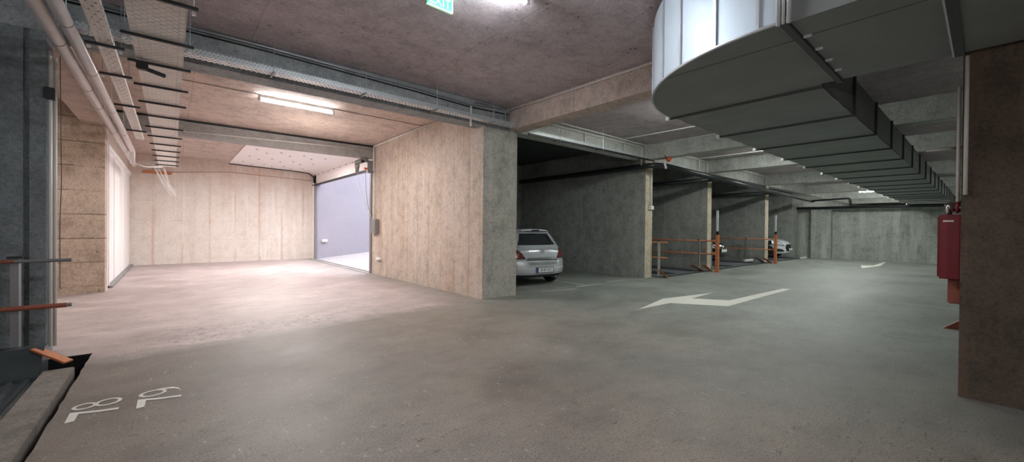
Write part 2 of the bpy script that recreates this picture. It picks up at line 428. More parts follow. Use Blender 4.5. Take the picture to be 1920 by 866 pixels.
# outside: ramp and lilac retaining wall
bm = bmesh.new()
bm.faces.new([bm.verts.new(v) for v in ((5.1, 12.9, -.002), (6, 12.9, .09), (6, 20.3, .09), (5.1, 20.3, -.002))])
bm.faces.new([bm.verts.new(v) for v in ((6, 12.9, .09), (16, 12.9, 1.1), (16, 20.3, 1.1), (6, 20.3, .09))])
tag(obj('exit_ramp', bm, M['ramp']), kind='structure')
struct('wall_outside_far', box(5.1, 16, 20.05, 20.35, -.2, 5.2), M['purple'])
struct('wall_outside_near', box(5.3, 16, 12.7, 12.9, -.2, 5.2), M['purple'])
struct('wall_outside_end', box(16, 16.3, 12.7, 20.35, -.2, 5.2), M['purple'])
# lintel above the exit opening, white clad
struct('wall_lintel', box(5.1, 5.3, 12.9, 20.35, 3.42, CZ + .2), M['whitepanel'])
# white ceiling panel (slightly sloping), its screw heads and its edge strip
t = empty('ceiling_panel', (3.4, 16.7, 4.0), 'white insulation panel with screw heads fixed to the ceiling before the exit', 'ceiling panel')
inv = Matrix.Translation((-3.4, -16.7, -4.0))
pan = [(1.82, 13.05, 4.11), (1.82, 20.34, 4.11), (4.45, 20.34, 4.03), (4.85, 20.34, 3.99), (5.10, 20.34, 3.90), (5.10, 13.05, 3.90), (4.85, 13.05, 3.99), (4.45, 13.05, 4.03)]
bm = bmesh.new()
for a, b in ((0, 0),):
    xs = [(1.82, 4.11), (4.45, 4.03), (4.85, 3.99), (5.098, 3.90)]
    for (x0, z0), (x1, z1) in zip(xs, xs[1:]):
        for dz in (0, -.02):
            bm.faces.new([bm.verts.new(v) for v in ((x0, 13.06, z0 + dz), (x1, 13.06, z1 + dz), (x1, 20.34, z1 + dz), (x0, 20.34, z0 + dz))])
bm.faces.new([bm.verts.new(v) for v in ((1.82, 13.06, 4.11), (1.82, 20.34, 4.11), (1.82, 20.34, 4.09), (1.82, 13.06, 4.09))])
obj('panel_sheet', xf(bm, inv), M['whitepanel'], t)
bm = bmesh.new()
tube(bm, [(1.82, 20.33, 4.07), (4.45, 20.33, 3.99), (4.85, 20.33, 3.95), (5.05, 20.33, 3.80), (5.09, 20.33, 3.45)], .02, 6)
obj('edge_strip', xf(bm, inv), M['black'], t)
bm = bmesh.new()
for i in range(7):
    for j in range(4):
        x = 2.2 + i * .36; y = 14.2 + j * 1.7 + (i % 2) * .5
        bbox(bm, x - .03, x + .03, y - .03, y + .03, 4.11 - (x - 1.82) * .0304 - .032, 4.11 - (x - 1.82) * .0304 - .018)
for j in range(9):
    y = 13.6 + j * .75; bbox(bm, 5.075, 5.10, y - .03, y + .03, 3.86, 3.90)
o = obj('screw_heads', xf(bm, inv), M['steelgrey'], t); o['kind'] = 'stuff'

# exit opening frame
struct('trim_10', box(4.93, 5.09, 12.9, 13.02, 0, 3.42), M['steelgrey'])
struct('trim_11', box(5.02, 5.10, 19.9, 20.04, 0, 3.5), M['steelgrey'])
struct('trim_12', box(5.0, 5.06, 20.05, 20.34, 0, 3.5), M['whitepanel'])
struct('trim_13', box(5.0, 5.12, 12.9, 20.3, 3.38, 3.43), M['black'])
bm = box(4.80, 4.84, 12.95, 20.1, .001, .012); bbox(bm, 5.05, 5.09, 12.95, 20.1, .001, .014)
struct('trim_14', bm, M['steelgrey'])
# white sectional door on the left wall
t = tag(empty('door_1', (-1.15, 16.5, 0), None, None), kind='structure')
inv = Matrix.Translation((1.15, -16.5, 0))
bm = box(-1.2, -1.165, 13.5, 20.2, .02, 3.3)
for y in (15.0, 17.6): bbox(bm, -1.165, -1.145, y - .04, y + .04, .02, 3.3)
o = obj('door_leaf', xf(bm, inv), M['door'], t)
bm = box(-1.2, -1.11, 12.91, 13.02, 0, 3.62); bbox(bm, -1.2, -1.12, 13.4, 13.5, 0, 3.3); bbox(bm, -1.2, -1.12, 13.4, 20.3, 3.3, 3.4)
obj('door_frame', xf(bm, inv), M['white'], t)
bm = box(-1.165, -1.06, 13.4, 20.3, 0.0, .05)
obj('door_track', xf(bm, inv), M['steelgrey'], t)

# ------------------------------------------------------------------ floor markings
def flat(name, pts, label, cat, mat='paint', group=None, z=.003):
    o = obj(name, poly(pts, z), M[mat]); return tag(o, label, cat, group)
flat('painted_arrow', [(6.686, 4.202), (8.148, 4.521), (9.919, 4.206), (8.692, 4.148), (9.092, 3.532), (12.103, 3.389), (12.131, 3.22), (8.374, 3.272), (7.781, 4.153)],
     'large bent white arrow painted across the open floor', 'floor arrow')
flat('painted_arrow', [(21.442, 3.25), (23.253, 3.562), (23.58, 3.182), (26.782, 3.26), (26.782, 3.14), (23.651, 2.981)],
     'small white arrow painted on the floor near the end wall', 'floor arrow')
def strip(name, a, b, w, label, mat='paintline', group='worn bay lines behind the silver car'):
    a = Vector(a); b = Vector(b); d = (b - a).normalized() * w / 2; n = Vector((-d.y, d.x))
    return flat(name, [tuple(a + n), tuple(a - n), tuple(b - n), tuple(b + n)], label, 'floor line', mat, group)
t = empty('bay_marking', (8.6, 7.1, 0), 'T-shaped worn white bay line on the floor right of the silver car', 'floor line')
bm = poly([(8.44, 8.3), (8.54, 8.3), (8.47, 6.87), (8.37, 6.87)], .003)
for v in [(8.02, 6.76), (8.9, 6.72), (8.9, 6.86), (8.02, 6.9)]: pass
bm.faces.new([bm.verts.new((x, y, .0035)) for x, y in ((8.0, 6.76), (9.0, 6.72), (9.0, 6.85), (8.0, 6.89))])
obj('painted_line', xf(bm, Matrix.Translation((-8.6, -7.1, 0))), M['paintline'], t)
strip('bay_marking', (6.75, 6.85), (7.7, 6.62), .1, 'short worn white line on the floor just behind the silver car')
strip('bay_marking', (9.45, 6.95), (10.3, 6.9), .12, 'faint worn white dash on the floor near the first wall end')
strip('bay_marking', (15.9, 6.35), (21.0, 6.62), .07, 'pale thin line on the floor before the platform behind the taller orange post')

def digit_ring(bm, cx, cy, rx, ry, w, z, n=28):
    a = [bm.verts.new((cx + cos(2 * pi * k / n) * rx, cy + sin(2 * pi * k / n) * ry, z)) for k in range(n)]
    b = [bm.verts.new((cx + cos(2 * pi * k / n) * (rx - w), cy + sin(2 * pi * k / n) * (ry - w), z)) for k in range(n)]
    for k in range(n): bm.faces.new((a[k], a[(k + 1) % n], b[(k + 1) % n], b[k]))
def number(ox, oy, second, label):
    """digits run along +Y, their tops point to -X"""
    t = empty('painted_number', (ox, oy, 0), label, 'floor number')
    bm = bmesh.new()   # seven: thick short top bar, long leg
    bm.faces.new([bm.verts.new((x, y, .003)) for x, y in ((0, 0), (.05, .01), (.055, .165), (.04, .21), (.0, .22))])
    bm.faces.new([bm.verts.new((x, y, .0031)) for x, y in ((.0, .22), (.04, .165), (.16, .115), (.285, .085), (.288, .125), (.16, .155), (.06, .20))])
    bmesh.ops.recalc_face_normals(bm, faces=bm.faces[:])
    obj('digit_seven', bm, M['paint'], t)
    bm = bmesh.new()
    if second == 8:
        digit_ring(bm, .070, .325, .075, .075, .026, .003); digit_ring(bm, .208, .325, .085, .085, .026, .0033)
    else:
        digit_ring(bm, .095, .325, .095, .085, .028, .003)
        P = [(.10, .398, .41), (.17, .392, .415), (.235, .36, .392), (.272, .31, .335), (.285, .262, .262)]
        for (x0, a0, b0), (x1, a1, b1) in zip(P, P[1:]):
            bm.faces.new([bm.verts.new(v) for v in ((x0, a0 - .012, .0032), (x1, a1 - .012, .0032), (x1, b1 + .006, .0032), (x0, b0 + .0, .0032))])
    bmesh.ops.recalc_face_normals(bm, faces=bm.faces[:])
    obj('digit_eight' if second == 8 else 'digit_nine', bm, M['paint'], t)
number(-.61, 4.46, 8, 'white number 78 painted on the floor beside the pit edge')
number(-.215, 4.46, 9, 'white number 79 painted on the floor, the one farther from the pit')

# ------------------------------------------------------------------ ventilation duct
DZ, DT = 3.10, 3.62
t = empty('ventilation_duct', (5.46, 1.0, DZ), 'large grey sheet metal air duct with rounded elbow under the ceiling', 'air duct')
inv = Matrix.Translation((-5.46, -1.0, -DZ))
CX, CY, RO = 5.46, 1.06, 1.86
def arc(r, n=40, cx=CX, cy=CY): return [(cx - r * cos(pi / 2 * k / n), cy + r * sin(pi / 2 * k / n)) for k in range(n + 1)]
bm = bmesh.new()
out = arc(RO); ins = (CX - .08, CY + .1)
for z in (DZ, 4.0):
    bm.faces.new([bm.verts.new((x, y, z)) for x, y in out + [(CX, 1.2), ins, (5.38, CY)]])
obj('elbow_bottom', xf(bm, inv), M['duct'], t)
bm = bmesh.new()
for a, b in zip(out, out[1:]):
    bm.faces.new([bm.verts.new(v) for v in ((*a, DZ), (*b, DZ), (*b, 4.0), (*a, 4.0))])
bmesh.ops.remove_doubles(bm, verts=bm.verts[:], dist=.0005)
o = obj('elbow_outer_skin', xf(bm, inv), M['duct_side'], t, smooth=True)
for k in (2, 7, 13, 18, 27):     # standing seams of the elbow skin
    a = out[k]; d = Vector((a[0] - CX, a[1] - CY)).normalized()
    bm = bmesh.new(); c = Vector(a) + d * .004; n = Vector((-d.y, d.x)) * .012
    q = [c + n, c - n, c - n + d * .014, c + n + d * .014]
    for i in range(4):
        p0, p1 = q[i], q[(i + 1) % 4]
        bm.faces.new([bm.verts.new(v) for v in ((*p0, DZ), (*p1, DZ), (*p1, 4.0), (*p0, 4.0))])
    obj('standing_seam', xf(bm, inv), M['duct_edge'], t)
bm = bmesh.new(); tube(bm, [(x, y, DZ + .008) for x, y in arc(RO + .012, 60)], .014, 8)
obj('elbow_rim', xf(bm, inv), M['duct_edge'], t, smooth=True)
# branch that leaves the elbow towards the right
bm = box(3.62, 5.38, -4.9, .99, DZ, 4.0)
obj('branch_body', xf(bm, inv), M['duct'], t)
bm = box(3.58, 5.42, .995, 1.045, DZ - .024, DZ - .001)
obj('flange', xf(bm, inv), M['duct_dark'], t)
bm = bmesh.new(); tube(bm, [(3.57, .985, DZ - .02), (3.57, .985, 4.0)], .018, 8); tube(bm, [(3.57, 1.055, DZ - .02), (3.57, 1.055, 4.0)], .018, 8); tube(bm, [(3.565, 1.02, DZ - .02), (3.565, 1.02, 4.0)], .012, 8)
obj('flange_edge', xf(bm, inv), M['duct_edge'], t, smooth=True)
bm = box(3.62, 5.40, .14, .20, DZ - .022, DZ - .001)
obj('flange', xf(bm, inv), M['duct_dark'], t)
bm = bmesh.new(); tube(bm, [(3.62, .205, DZ - .012), (5.39, .205, DZ - .012)], .009, 6)
obj('flange_edge', xf(bm, inv), M['duct_edge'], t)
bm = box(3.965, 3.972, -4, .14, DZ - .003, DZ - .0005); bbox(bm, 3.965, 3.972, .2, .99, DZ - .003, DZ - .0005); bbox(bm, 3.985, 3.992, 1.06, 2.2, DZ - .003, DZ - .0005)
obj('sheet_seam', xf(bm, inv), M['duct_dark'], t)
for x in (3.95, 4.3, 4.65, 5.0):
    obj('flange_clip', xf(box(x - .010, x + .010, .93, .984, DZ - .02, DZ - .002), inv), M['duct_edge'], t)
# long main run with pleated underside
bm = bmesh.new(); joints = [CX + 1.68 * i for i in range(24)]
bbox(bm, CX, 45.7, 1.2, 2.93, DZ + .02, DT)
obj('main_body', xf(bm, inv), M['duct'], t)
for i, x in enumerate(joints[:-1]):
    x1 = joints[i + 1] if i + 1 < len(joints) else 45.7
    bm = bmesh.new(); n = 3
    xs = [x + (x1 - x) * k / (2 * n) for k in range(2 * n + 1)]
    for k in range(2 * n):        # shallow cross-break of the sheet
        z0 = DZ + (.012 if k % 2 else 0); z1 = DZ + (0 if k % 2 else .012)
        bm.faces.new([bm.verts.new(v) for v in ((xs[k], 1.2, z0), (xs[k], 2.93, z0), (xs[k + 1], 2.93, z1), (xs[k + 1], 1.2, z1))])
    obj('bottom_sheet', xf(bm, inv), M['duct'], t)
    bm = box(x - .022, x - .006, 1.18, 2.95, DZ - .022, DZ + .0); bbox(bm, x + .006, x + .022, 1.18, 2.95, DZ - .022, DZ); bbox(bm, x - .02, x + .02, 1.17, 1.2, DZ - .022, DT); bbox(bm, x - .02, x + .02, 2.93, 2.955, DZ - .022, DT)
    obj('joint_flange', xf(bm, inv), M['duct_dark'], t)
    obj('hanger_bracket', xf(box(x - .03, x + .03, 2.955, 3.01, DZ - .03, DZ + .03, .006), inv), M['white'], t)  # bracket coloured white in place of glints on its metal
    bm = bmesh.new(); tube(bm, [(x, 2.98, DZ), (x, 2.98, CZ - .003)], .006, 6)
    obj('hanger_rod', xf(bm, inv), M['galv'], t)

# ------------------------------------------------------------------ lamps
def lamp(name, x, y, z, ln, mat, label, cat='tube light', along='x', group=None, housing=True):
    t = empty(name, (x, y, z), label, cat, group)
    h = ln / 2
    def bx(a, b, c, d, e, f):
        return box(a, b, c, d, e, f, .004) if along == 'x' else box(c, d, a, b, e, f, .004)
    obj('housing', bx(-h - .04, h + .04, -.022, .022, .012, .068), M['white'], t)
    bm = bmesh.new(); e = Vector((h, 0, 0)) if along == 'x' else Vector((0, h, 0))
    tube(bm, [-e + Vector((0, 0, -.035)), e + Vector((0, 0, -.035))], .023, 12)
    obj('tube', bm, mat, t, smooth=True)
    for s in (-1, 1):
        c = s * (h + .02)
        obj('end_cap', bx(c - .025, c + .025, -.025, .025, -.06, .012), M['white'], t)
    return t
lamp('tube_light', 2.03, 9.38, 4.05, 1.36, M['tube'], 'lit fluorescent tube light on the pale ceiling of the bright lane')
lamp('tube_light', 2.35, 3.34, 4.05, 1.30, M['tube2'], 'lit fluorescent tube light on the dark ceiling beside the exit sign')
lamp('tube_light', 24.3, 3.9, 4.05, 1.5, M['tubeaisle'], 'lit tube light on the ceiling before the end wall', along='y')
lamp('tube_light', 31.5, 4.2, 3.9, 1.5, M['tubeaisle'], 'lit tube light on the ceiling beyond the end wall', along='y')
lamp('tube_light', 37.5, 4.2, 3.9, 1.5, M['tubeaisle'], 'farthest lit tube light on the ceiling beyond the end wall', along='y')
for x, far in ((8.5, 'nearest'), (13.5, 'second'), (18.6, 'third')):
    lamp('tube_light', x, 3.9, 4.05, 1.4, M['tubeaisle'], 'lit tube light left of the duct, ' + far + ' of the three in that row')
for x in (8.5, 13.5, 18.6):
    lamp('tube_light', x, -1.6, 4.05, 1.4, M['tubefar'], 'tube light on the aisle ceiling on the right of the duct', group='tube lights right of the duct')
def area(name, loc, rot, sx, sy, power, col):
    li = bpy.data.lights.new(name, 'AREA'); li.shape = 'RECTANGLE'; li.size = sx; li.size_y = sy; li.energy = power; li.color = col
    o = bpy.data.objects.new(name, li); COL.objects.link(o); o.location = loc; o.rotation_euler = rot
    return o
# fluorescent light of the aisle (fittings hidden above the duct) and lane
for x, p in ((8.5, 50), (13.5, 55), (18.6, 72), (23.5, 95), (31.5, 90), (37.5, 90)):
    area('tube_or_fill_glow', (x, 4.2, 3.97), (0, 0, 0), 1.4, .1, p, (.94, 1, .94))
for x, p in ((14.5, 8), (20, 25), (25, 50), (33, 60)):
    area('tube_or_fill_glow', (x, -1.6, 3.97), (0, 0, 0), 1.4, .1, p, (.94, 1, .95))
def fill_point(loc, power, col, r=.12):  # added point fill in mid-air, no lamp hangs there
    li = bpy.data.lights.new('fill_glow', 'POINT'); li.energy = power; li.color = col; li.shadow_soft_size = r
    o = bpy.data.objects.new('fill_glow', li); COL.objects.link(o); o.location = loc
area('tube_or_fill_glow', (2.35, 3.34, 3.98), (0, 0, 0), 1.3, .1, 45, (.95, .97, 1))
area('tube_or_fill_glow', (2.03, 9.38, 3.98), (0, 0, 0), 1.4, .1, 150, (1, .95, .93))
area('tube_or_fill_glow', (2.6, 15.8, 3.90), (0, 0, 0), 1.6, 1.2, 330, (1, .95, .945))  # added fill that brightens the lane's far end, no fitting there
area('tube_or_fill_glow', (-2.8, 9.8, 4.0), (0, 0, 0), 1.2, .1, 60, (1, .9, .8))  # added fill in the left recess, no fitting there
fill_point((-.6, -2.6, 2.2), 120, (1, .93, .87))  # unseen fill added behind the camera to lift the ceiling
fill_point((-3.2, -.5, 2.6), 110, (.95, .97, 1))
fill_point((2.6, 11.0, 3.0), 60, (1, .92, .86), .3)
# daylight falling into the ramp well
area('daylight', (10.5, 16.5, 7.5), (0, radians(18), 0), 9, 7, 1700, (.93, .93, 1))
w = bpy.data.worlds.new('overcast_sky'); SC.world = w; w.use_nodes = True
wn = w.node_tree; bg = wn.nodes['Background']
tc = wn.nodes.new('ShaderNodeTexCoord'); gr = wn.nodes.new('ShaderNodeSeparateXYZ'); wn.links.new(tc.outputs['Generated'], gr.inputs[0])
mr = wn.nodes.new('ShaderNodeMapRange'); mr.inputs['From Min'].default_value = -.1; mr.inputs['From Max'].default_value = .8; wn.links.new(gr.outputs[2], mr.inputs[0])
mx = wn.nodes.new('ShaderNodeMix'); mx.data_type = 'RGBA'; mx.inputs[6].default_value = (.85, .85, .9, 1); mx.inputs[7].default_value = (.75, .8, 1, 1)
wn.links.new(mr.outputs[0], mx.inputs[0]); wn.links.new(mx.outputs[2], bg.inputs[0]); bg.inputs[1].default_value = 1.0

# ------------------------------------------------------------------ exit sign
t = empty('exit_sign', (2.26, 3.94, 4.10), 'green lit exit sign with white letters hanging from the ceiling', 'exit sign')
obj('sign_panel', box(-.155, .155, -.012, .012, -.17, -.01, .002), M['exit'], t)
bm = xf(text_bm('EXIT', .145, .001, .9), Matrix.Translation((.0, -.0145, -.105)) @ Matrix.Rotation(pi / 2, 4, 'X'))
obj('sign_lettering', bm, M['exitw'], t)
bm = box(-.155, .155, -.014, .014, -.178, -.168); bbox(bm, .153, .163, -.014, .014, -.178, -.01)
obj('sign_frame', bm, M['exitw'], t)
obj('mounting_bracket', box(-.12, .12, -.03, .03, -.01, .02, .003), M['white'], t)

# ------------------------------------------------------------------ pipes and trays, upper left
def pipe_thing(name, path, r, mat, label, cat, rings=(), hang=True, group=None, rad=.1, seg=14):
    p0 = Vector(path[0]); t = empty(name, p0, label, cat, group)
    inv = Matrix.Translation(-p0)
    bm = bmesh.new(); tube(bm, bent(path, rad), r, seg); obj('pipe_run', xf(bm, inv), mat, t, smooth=True)
    for (x, y, z) in rings:
        d = 'y'
        bm = bmesh.new(); tube(bm, [(x, y - .007, z), (x, y + .007, z)], r + .004, seg)
        obj('pipe_clamp', xf(bm, inv), M['steelgrey'], t, smooth=True)
        if hang:
            bm = bmesh.new(); tube(bm, [(x, y, z + r), (x, y, CZ - .003)], .006, 6)
            obj('hanger_rod', xf(bm, inv), M['galv'], t)
    return t
pipe_thing('drain_pipe', [(-.945, .5, 3.5), (-.945, 18.4, 3.5)], .062, M['pvc'], 'outer left of two parallel grey pipes under the ceiling', 'pipe', [(-.945, y, 3.5) for y in (4.2, 6.55, 8.5, 9.7, 12, 15)])
pipe_thing('drain_pipe', [(-.80, .5, 3.5), (-.80, 14.6, 3.5), (-.80, 14.9, 3.5), (-.80, 14.9, 3.15)], .055, M['pvc'], 'inner of two parallel grey pipes, ending in a bend', 'pipe', [(-.80, y, 3.5) for y in (5.9, 7.6, 9.9, 12.2)])

def tray_y(name, x0, x1, z, y0, y1, lip, mat, label, struts, sx, lipmat=None):
    cx = (x0 + x1) / 2; t = empty(name, (cx, y0, z), label, 'cable tray'); inv = Matrix.Translation((-cx, -y0, -z))
    bm = bmesh.new()
    bm.faces.new([bm.verts.new(v) for v in ((x0, y0, z), (x1, y0, z), (x1, y1, z), (x0, y1, z))])
    obj('tray_base', xf(bm, inv), mat, t)
    for x in (x0, x1):
        bm = bmesh.new(); bm.faces.new([bm.verts.new(v) for v in ((x, y0, z), (x, y1, z), (x, y1, z + lip), (x, y0, z + lip))])
        obj('tray_lip', xf(bm, inv), lipmat or mat, t)
        s = 1 if x == x0 else -1
    for k, fx in enumerate((x0, x1)):
        s = 1 if k == 0 else -1
        bm = bmesh.new()
        for q in (.0, .045):
            xx = fx + s * q
            bbox(bm, min(xx, xx + s * .006), max(xx, xx + s * .006), y0, y1, z - .008, z - .001)
        obj('tray_fold', xf(bm, inv), M['conduit'], t)
    for iy, y in enumerate(struts):
        obj('strut', xf(box(cx - sx, cx + sx, y - .014, y + .014, z - .035, z - .009), inv), M['black'], t)
        for s in ((-1, 1) if iy < 2 else ()):
            bm = bmesh.new(); tube(bm, [(cx + s * (sx - .03), y, z - .07), (cx + s * (sx - .03), y, CZ - .003)], .0035, 6)
            obj('threaded_rod', xf(bm, inv), M['steelgrey'], t)
            obj('strut_nut', xf(box(cx + s * (sx - .03) - .014, cx + s * (sx - .03) + .014, y - .014, y + .014, z - .075, z - .05), inv), M['galv'], t)
tray_y('cable_tray', -.30, .10, 3.33, 1.0, 16.6, .06, M['tray'], 'wide pale perforated cable tray on black struts under the ceiling',
       [4.3, 5.25, 6.08, 7.05, 8.0, 8.95, 9.95, 10.95, 12.0, 13.0, 14.0, 15.0, 16.0], .27, M['traylip'])
tray_y('cable_tray', -.60, -.47, 3.40, 1.0, 12.2, .05, M['smalltray'], 'narrow pale perforated cable tray between the pipes and the wide tray',
       [6.0, 7.1, 8.8, 11.0], .15)
# tray that crosses under the front beam
def tray_x(x0, x1, y0, y1, z, label, n):
    t = empty('cable_tray', (x0, y0, z), label, 'cable tray'); inv = Matrix.Translation((-x0, -y0, -z))
    bm = bmesh.new(); bm.faces.new([bm.verts.new(v) for v in ((x0, y0, z), (x1, y0, z), (x1, y1, z), (x0, y1, z))])
    obj('tray_base', xf(bm, inv), M['ladderb'], t)
    for y in (y0, y1):
        bm = bmesh.new(); bm.faces.new([bm.verts.new(v) for v in ((x0, y, z), (x1, y, z), (x1, y, z + .075), (x0, y, z + .075))])
        obj('tray_lip', xf(bm, inv), M['ladder'], t)
    for i in range(n):
        x = x0 + (i + .5) * (x1 - x0) / n
        obj('strut', xf(box(x - .012, x + .012, y0 - .04, y1 + .03, z - .022, z - .002), inv), M['steelgrey'], t)
        bm = bmesh.new(); tube(bm, [(x, y0 - .03, z - .05), (x, y0 - .03, CZ - .003)], .005, 6)
        obj('threaded_rod', xf(bm, inv), M['galv'], t)
tray_x(-.85, 5.62, 6.50, 6.68, 3.665, 'long slotted metal cable tray along the front of the grey beam', 5)
tray_x(6.1, 10.9, 6.45, 6.62, 3.58, 'slotted cable tray hung in front of the beam over the first bay', 3)
obj_ = tag(obj('steel_rail', box(5.9, 11.0, 6.42, 6.46, 3.53, 3.57), M['black']), 'thin black rail below the cable tray over the first bay', 'rail')

def conduit(path, r, label, mat='conduit', cat='conduit', group=None, rad=.08):
    bm = bmesh.new(); p0 = Vector(path[0]); tube(bm, bent(path, rad), r, 8)
    o = obj('conduit_pipe', xf(bm, Matrix.Translation(-p0)), M[mat], smooth=True); o.location = p0
    return tag(o, label, cat, group)
conduit([(-1, 6.77, 4.08), (1, 6.77, 4.09), (3.4, 6.77, 4.05), (4.6, 6.77, 4.00), (5.55, 6.77, 4.09)], .018, 'grey conduit clipped along the top of the front beam', 'conduit_grey')
conduit([(-1, 6.78, 4.03), (1, 6.78, 4.04), (3.4, 6.78, 3.99), (4.6, 6.78, 3.95), (5.60, 6.78, 3.98)], .012, 'thin black cable just below the conduit on the front beam', 'black', 'cable')
conduit([(4.62, 6.76, 4.0), (4.75, 6.76, 4.09), (5.52, 6.76, 4.06), (5.52, 6.76, 3.72), (6.1, 6.72, 3.58)], .016, 'grey conduit looping down the beam corner above the block', 'conduit_grey')
conduit([(5.63, 6.76, 4.06), (5.63, .2, 4.07)], .016, 'pale conduit along the top of the warm cross beam', 'white')
conduit([(5.60, 6.74, 4.02), (5.60, 6.74, 3.75), (5.9, 6.74, 3.62)], .014, 'grey conduit bending down at the inner beam corner', 'conduit_grey')
conduit([(6.03, 6.72, 4.06), (11.0, 6.72, 4.06), (11.0, 6.72, 3.5)], .018, 'upper pale conduit along the beam over the first bay', 'conduit')
conduit([(6.03, 6.77, 3.98), (10.85, 6.77, 3.98), (10.85, 6.77, 3.45)], .018, 'lower pale conduit along the beam over the first bay', 'conduit')
conduit([(9.9, 6.74, 3.75), (9.9, 6.74, 4.09), (10.0, 3.2, 4.09)], .014, 'thin white conduit rising from the first bay beam onto the aisle ceiling', 'white')
conduit([(8.2, 6.78, 4.06), (8.2, 6.78, 3.66)], .02, 'short pale vertical conduit on the beam over the first bay', 'conduit')
conduit([(11.13, 6.6, 4.09), (11.13, 3.3, 4.09)], .012, 'thin white conduit along the top of the second cross beam', 'white')
conduit([(11.62, 6.72, 4.02), (15.2, 6.72, 4.02), (15.2, 6.72, 3.5)], .018, 'pale conduit along the beam over the second bay', 'conduit')
conduit([(14.5, 6.70, 3.6), (14.5, 6.70, 4.07), (14.5, 3.3, 4.07)], .018, 'white conduit rising from the second bay beam onto the aisle ceiling', 'white')
conduit([(15.85, 6.72, 4.02), (21.4, 6.72, 4.02), (21.4, 6.72, 3.5)], .02, 'pale conduit along the beam over the third bay', 'conduit')
conduit([(4.94, 12.75, 3.3), (4.94, 12.7, 4.08), (4.94, 8.8, 4.10)], .016, 'white conduit along the ceiling edge of the bright block face', 'white')
conduit([(4.94, 12.66, 4.0), (4.94, 12.60, 1.2)], .016, 'pale conduit running down beside the exit frame', 'conduit')
conduit([(4.6, 6.74, 3.95), (4.6, 6.74, 3.55)], .022, 'short white vertical conduit on the front beam', 'white')
conduit([(-1.045, 6.84, 3.45), (-1.045, 6.84, .12)], .016, 'pale conduit on the corner of the dark left wall', 'conduit')
conduit([(-1.02, 6.93, 3.40), (-1.02, 6.93, .1)], .016, 'second pale conduit behind the one on the dark left wall corner', 'conduit')
conduit([(-1.0, 7.05, 3.5), (-.99, 7.07, 2), (-1.0, 7.05, 1.5), (-1.0, 7.06, .75)], .0035, 'thin dark cable hanging down the left wall corner', 'black', 'cable')
conduit([(-.6, 12.77, 3.78), (4.9, 12.77, 3.97)], .016, 'thin pale conduit along the upper edge of the door beam', 'conduit')
conduit([(-.2, 9.35, 4.11), (1.3, 9.35, 4.11)], .007, 'thin dark wire on the pale ceiling left of the tube light', 'steelgrey', 'wire')
conduit([(2.75, 9.4, 4.11), (4.95, 9.4, 4.11)], .007, 'thin dark wire on the pale ceiling right of the tube light', 'steelgrey', 'wire')
conduit([(-.9, 8.0, 4.1), (-.9, 8.2, 4.1), (-.35, 8.25, 4.1), (-.3, 7.3, 4.1)], .007, 'thin dark wire looping over the pale ceiling beside the narrow tray', 'steelgrey', 'wire')
t = obj('junction_box', box(-1.09, -1.0, 6.78, 6.86, 2.90, 3.03, .006), M['black']); tag(t, 'small black junction box on the left wall corner conduits', 'junction box')
conduit([(-.85, 20.3, 3.45), (1.8, 20.3, 3.72), (5.0, 20.3, 3.62)], .008, 'dark red cable along the top of the far stained wall', 'redrail', 'cable')
tag(obj('cable_duct', box(-.80, .0, 20.24, 20.34, 3.44, 3.53, .005), M['orange']), 'orange red pipe end high on the far wall behind the trays', 'pipe')
# loose cable bundle below the tray end
t = empty('cable_bundle', (-.35, 16.4, 3.3), 'loose bundle of pale cables hanging from the wide tray end', 'cable bundle')
for i in range(7):
    bm = bmesh.new(); a = random.uniform(-.12, .12); b = random.uniform(-.06, .1)
    tube(bm, bent([(a - .25, 0, .08 + b), (a, .1, .12), (a + .12, .12, -.2), (.25 + b, .15, -.6 + a), (.42 + b, .2, -.82 + a * .6)], .15), .010, 6)
    obj('cable_strand', bm, M['cable'], t, smooth=True)
conduit([(-.9, 14.9, 3.22), (-.55, 15.2, 3.12), (-.2, 15.6, 3.2)], .012, 'white cable strung between the pipe bend and the tray', 'white', 'cable')
# small camera-like clamp on tray
t = empty('clamp_bracket', (-.24, 6.08, 3.27), 'black clamp bracket hanging from the wide tray strut', 'bracket')
obj('clamp_jaw', box(-.06, .04, -.05, .03, -.05, .03, .01), M['black'], t)
obj('clamp_arm', xf(box(-.02, .20, -.02, .02, -.045, -.005, .006), Matrix.Rotation(radians(14), 4, 'Y')), M['black'], t)

# ------------------------------------------------------------------ aisle drain pipes
pipe_thing('drain_pipe', [(11.3, 6.28, 3.42), (27.4, 6.28, 3.16)], .085, M['blackpipe'], 'thick black pipe running along the fronts of the bays', 'pipe', rad=.2)
pipe_thing('drain_pipe', [(10.95, 12.4, 3.40), (10.95, 6.5, 3.42), (11.35, 6.28, 3.42)], .085, M['blackpipe'], 'black pipe going back along the first bay wall', 'pipe', rad=.2)
pipe_thing('drain_pipe', [(15.15, 12.4, 3.34), (15.15, 6.4, 3.36)], .085, M['blackpipe'], 'black pipe going back along the second bay wall', 'pipe', rad=.2)
pipe_thing('drain_pipe', [(21.33, 12.4, 3.24), (21.33, 6.4, 3.26)], .085, M['blackpipe'], 'black pipe going back along the third bay wall', 'pipe', rad=.2)
pipe_thing('drain_pipe', [(27.3, 7.0, 2.78), (27.3, -4.5, 2.72)], .075, M['blackpipe'], 'black pipe running across the top of the end wall', 'pipe', rad=.2)
pipe_thing('drain_pipe', [(26.9, 6.28, 3.16), (26.9, 4.6, 3.22), (26.9, 4.55, 2.8)], .05, M['blackpipe'], 'black pipe stepping down at the corner of the end wall', 'pipe', rad=.1)
t = empty('sprinkler_valve', (11.35, 6.16, 3.62), 'small orange red alarm valve at the first wall end top', 'valve')
bm = bmesh.new(); bmesh.ops.create_uvsphere(bm, u_segments=14, v_segments=10, radius=.085); obj('valve_body', bm, M['redb'], t, smooth=True)
